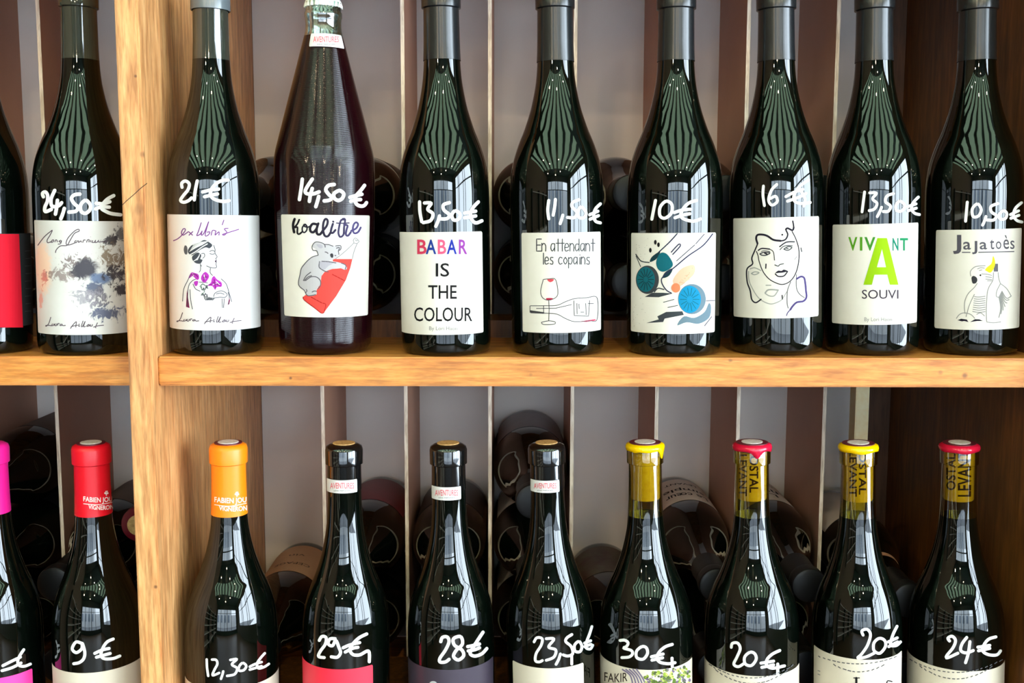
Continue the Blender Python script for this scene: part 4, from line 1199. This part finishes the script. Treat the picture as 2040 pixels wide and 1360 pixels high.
c9 = waxed_olive(1700, 1706, .0420, 'bottle with yellow wax rim and downward cork lettering, priced 20', wax_y, [(-.3, .5, .0008)],
                 [('LEVANT', 1692, 898, 1707, 989, -90), ('OSTAL', 1711, 899, 1726, 985, -90)])
l = c9.label(1621, 1796, 1313, None, cream, lab='cream label with large serif initials', height=.09)
def ex9(a):
    a.stroke([(1706, 1350), (1706, 1375)], BLACK, 4.5, raw=True); a.stroke([(1700, 1350), (1713, 1350)], BLACK, 1.4, raw=True)
    a.stroke([(1777, 1357), (1768, 1356), (1768, 1366), (1778, 1372)], BLACK, 2.4, raw=True)
    for k in range(2):
        a.stroke([(1629, 1335 + k * 7), (1634, 1337 + k * 7)], LGREY, 1.2, raw=True)
lines(c9, l, [(1630, 1790, 1306), (1660, 1765, 1322)], 16, ex9)
price(c9, [((1600, 1040), 4.25, [[(508, 955), (497, 920), (540, 905), (570, 950), (545, 1040), (495, 1115), (462, 1148), (530, 1140), (600, 1108)], [(645, 982), (600, 1020), (600, 1085), (650, 1108), (697, 1050), (690, 1000), (645, 982)],
    [(795, 880), (765, 940), (745, 1000), (742, 1042), (790, 1042), (825, 1012)], [(722, 1012), (797, 978)], [(725, 1052), (800, 1012)]])], 5.6)
c10 = waxed_olive(1911, 1903, .0438, 'bottle with red wax rim and upward cork lettering, priced 24, last at the right', wax_r, [(-.2, .8, .0006)],
                  [('OSTAL', 1885, 903, 1904, 976, 90), ('LEVANT', 1908, 898, 1935, 989, 90)])
l = c10.label(1806, 2006, 1335, None, cream, lab='cream label with fine print', height=.09)
lines(c10, l, [(1812, 2000, 1312), (1832, 1980, 1325)], 27)
price(c10, [((1600, 1040), 4.25, [[(1240, 1005), (1225, 980), (1262, 965), (1290, 1000), (1270, 1060), (1215, 1130), (1222, 1147), (1310, 1108)], [(1385, 975), (1345, 1030), (1335, 1085), (1380, 1105), (1440, 1085)], [(1412, 1010), (1398, 1110), (1375, 1188)],
    [(1632, 970), (1570, 990), (1530, 1040), (1522, 1090), (1570, 1120), (1640, 1122), (1672, 1088)], [(1480, 1057), (1580, 1042)], [(1485, 1087), (1580, 1067)]])], 6.0)

# ------------------------------------------------------------------ bottles lying in the bins behind, necks towards the front
LPROF = smooth_prof(rescale(PROF, .0435, .885))
proto = {}
def lying(x, zax, R, label, group, paper_col=None, cap=None, ring=True, y_base=None, tilt=0.0, text=None, lname='label', band=False):
    key = round(R, 4)
    if key not in proto:
        pr = smooth_prof(rescale(PROF, R, .885))
        proto[key] = (pr, {})
    pr, dm = proto[key]
    yb = (YBK - .002) if y_base is None else y_base
    r = empty('wine_bottle', (x, yb, zax), label, 'bottle', group)
    r.rotation_euler = (radians(90) + tilt, 0, 0)       # local +z points to the front
    if 'g' not in dm:
        g = lathe('glass', pr, glass_k, r, 64); dm['g'] = g.data
    else:
        g = link('glass', dm['g'], None, r)
    H = pr[-1][0]
    cm = cap or mat('dull black capsule', (.005, .005, .006), .45, ior=1.4)
    ck = ('c', cm.name)
    if ck not in dm:
        h0 = .234
        p = [(h0, rad_at(pr, h0) + .0005)] + [(z, q + .0005) for z, q in pr if z > h0 and q > .001]
        p[-1] = (p[-1][0] + .0006, p[-1][1])
        c = lathe('capsule', p + [(p[-1][0] + .0004, 0)], cm, r, 48); dm[ck] = c.data
    else:
        c = link('capsule', dm[ck], None, r)
    if paper_col is not None:
        # label on the body, on the upper side once the bottle lies down (local +y is up)
        bm = bmesh.new()
        z0, z1 = .020, .118
        n = 28
        half = radians(62)
        rows = []
        for k in range(n + 1):
            th = -half + 2 * half * k / n
            rows.append([bm.verts.new(((rad_at(pr, z) + .0003) * sin(th), (rad_at(pr, z) + .0003) * cos(th), z)) for z in (z0, (z0 + z1) / 2, z1)])
        for p_, q_ in zip(rows, rows[1:]):
            for i in range(2):
                bm.faces.new((p_[i], p_[i + 1], q_[i + 1], q_[i]))
        me = bpy.data.meshes.new('label'); bm.to_mesh(me); bm.free()
        lb = link('label', me, paper_col, r, None, True)
        if text:
            bm2 = bmesh.new(); mats_ = []
            for (t, za, zb, half_u, mm) in text:
                cu = bpy.data.curves.new('t', 'FONT'); cu.body = t; cu.size = 1; cu.resolution_u = 2; cu.offset = .01
                ob = bpy.data.objects.new('t', cu); m_ = bpy.data.meshes.new_from_object(ob)
                bpy.data.objects.remove(ob)
                bt = bmesh.new(); bt.from_mesh(m_)
                xs = [v.co.x for v in bt.verts]; ys = [v.co.y for v in bt.verts]
                ax, bx, ay, by = min(xs), max(xs), min(ys), max(ys)
                for v in bt.verts:
                    v.co = Vector(((v.co.x - ax) / (bx - ax) * 2 * half_u - half_u, za + (v.co.y - ay) / (by - ay) * (zb - za), 0))
                k = -half_u + .002
                while k < half_u:
                    bmesh.ops.bisect_plane(bt, geom=bt.verts[:] + bt.edges[:] + bt.faces[:], plane_co=(k, 0, 0), plane_no=(1, 0, 0)); k += .002
                vm = {}
                for v in bt.verts:
                    th = -v.co.x / R       # read with the neck upward
                    rr_ = rad_at(pr, v.co.y) + .0006
                    vm[v] = bm2.verts.new((rr_ * sin(th), rr_ * cos(th), v.co.y))
                if mm not in mats_: mats_.append(mm)
                for f in bt.faces:
                    try:
                        q = bm2.faces.new([vm[v] for v in f.verts]); q.material_index = mats_.index(mm)
                    except ValueError: pass
                bt.free()
            me = bpy.data.meshes.new('print'); bm2.to_mesh(me); bm2.free()
            link('print', me, mats_, lb)
    return r
G3 = 'wine bottles lying in the bins behind'
bins_main = [(-.2652, 'first'), (-.1662, 'second'), (-.0720, 'third'), (.0217, 'fourth'), (.1155, 'fifth'), (.2091, 'sixth'), (.3036, 'seventh'), (.3982, 'eighth')]
dimw = mottled('dull white label paper', srgb(222, 208, 196), srgb(208, 194, 182), 30, .6)
beige = mottled('beige label paper', srgb(196, 164, 136), srgb(186, 152, 124), 30, .6)
crim = mottled('crimson label paper', srgb(120, 18, 36), srgb(106, 12, 30), 20, .5)
slate = mottled('slate grey label paper', srgb(124, 116, 120), srgb(108, 102, 106), 30, .4)
artm = mottled('dark painted label', srgb(70, 34, 28), srgb(84, 80, 62), 60, .5)
umber = mottled('umber label paper', srgb(96, 78, 64), srgb(84, 68, 56), 30, .6)
darkp = mat('black label paper', srgb(20, 20, 22), .4)
R_ = .0435
spec = {  # bin: (count below the shelf, label material, words, text)
    0: (1, beige, 'lying bottle with beige label in the bin beside the oak upright, lower shelf', [('CEPAGE', .085, .093, .022, umber), ('vin', .055, .062, .01, umber)]),
    1: (2, crim, 'lying bottle with crimson label behind the bottle priced 29', None),
    2: (2, darkp, 'lying black bottle behind the bottle priced 28', None),
    3: (3, slate, 'topmost lying bottle with grey label behind the bottle priced 23,50', None),
    4: (1, artm, 'lying bottle with dark red painted label left of the bottle priced 30', None),
    5: (2, dimw, 'lying bottle with off-white label and black words between the bottles priced 30 and 20', 'W'),
    6: (2, dimw, 'lying bottle with off-white label and italic words right of the red-waxed bottle priced 20', 'V'),
    7: (2, dimw, 'lying bottle with off-white label behind the yellow-waxed bottle priced 20', None)}
wtx = [('LEVANT', .040, .047, .020, BLACK), ('simple', .062, .078, .026, BLACK), ('Le cœur', .086, .102, .026, BLACK)]
vtx = [('LEVANT', .040, .047, .020, BLACK), ('filles', .064, .080, .022, BLACK), ('Les', .088, .102, .014, BLACK)]
for i, (x, word) in enumerate(bins_main):
    n, pm, lab, tx = spec[i]
    z0 = LOWZ + RISE[0]
    RR = .0408 if i == 7 else R_
    yb = .372 if i == 7 else None
    for k in range(n):
        top = k == n - 1
        t_ = wtx if tx == 'W' else vtx if tx == 'V' else tx
        r_i = lying(x, z0 + RR * (2 * k + 1), RR, lab if top else '%s dark lying bottle in the %s lower bin from the oak upright' % ('lowest' if k == 0 and n == 3 else 'middle' if n == 3 else 'lower', word), G3,
              pm if top else (dimw if i in (3, 5, 6) else darkp), y_base=yb, text=t_ if top else None)
        if i == 7 and top:
            q = proto[round(RR, 4)][0]
            lathe('neck_band', [(.200, rad_at(q, .200) + .0004), (.207, rad_at(q, .207) + .0006)], mat('tan neck band', srgb(206, 150, 118), .6), bpy.data.objects[r_i.name], 48, 'tan paper band')
    for k in range(2):
        if i == 7 and k == 1: continue
        lying(x, TOPZ + RISE[1] + RR * (2 * k + 1), RR, ('upper' if k else 'lower') + ' lying bottle in the %s upper bin from the oak upright' % word, G3, umber if (k and i in (1, 4)) else darkp, y_base=yb)
cap_m = mat('maroon capsule', srgb(96, 14, 30), .3)
for (x, n0, n1) in ((-.3777, 3, 0), (-.4660, 2, 0), (-.5594, 3, 1), (-.6525, 3, 1)):
    RR = .0386 if x > -.4 else R_
    for k in range(n0):
        top = k == n0 - 1
        nm = {-.3777: 'left of the oak upright', -.4660: 'behind the red-capped bottle', -.5594: 'behind the pink-capped bottle', -.6525: 'in the far left bin'}[x]
        w_ = ('topmost', 'second', 'lowest')[n0 - 1 - k] if n0 == 3 else ('upper', 'lower')[n0 - 1 - k]
        r = lying(x, LOWZ + RISE[0] + RR * (2 * k + 1), RR, '%s lying bottle %s %s, lower shelf' % (w_, 'with maroon capsule' if (x > -.4 and top) else 'with dark capsule', nm), G3,
                  umber if top else darkp, cap_m if (x > -.4 and top) else None)
        if x > -.4 and top:
            zt = LPROF[-1][0]
            lathe('seal_disc', [(.2915, 0), (.2915, .0105), (.2922, .0105), (.2924, 0)], mottled('gold seal', srgb(206, 176, 120), srgb(150, 118, 70), 300, .4), r, 32, 'gold seal on the capsule')
    for k in range(n1):
        lying(x, TOPZ + RISE[1] + RR * (2 * k + 1), RR, 'lying bottle %s, upper shelf' % ('left of the watercolour-label bottle' if x > -.6 else 'in the far left bin'), G3, umber)
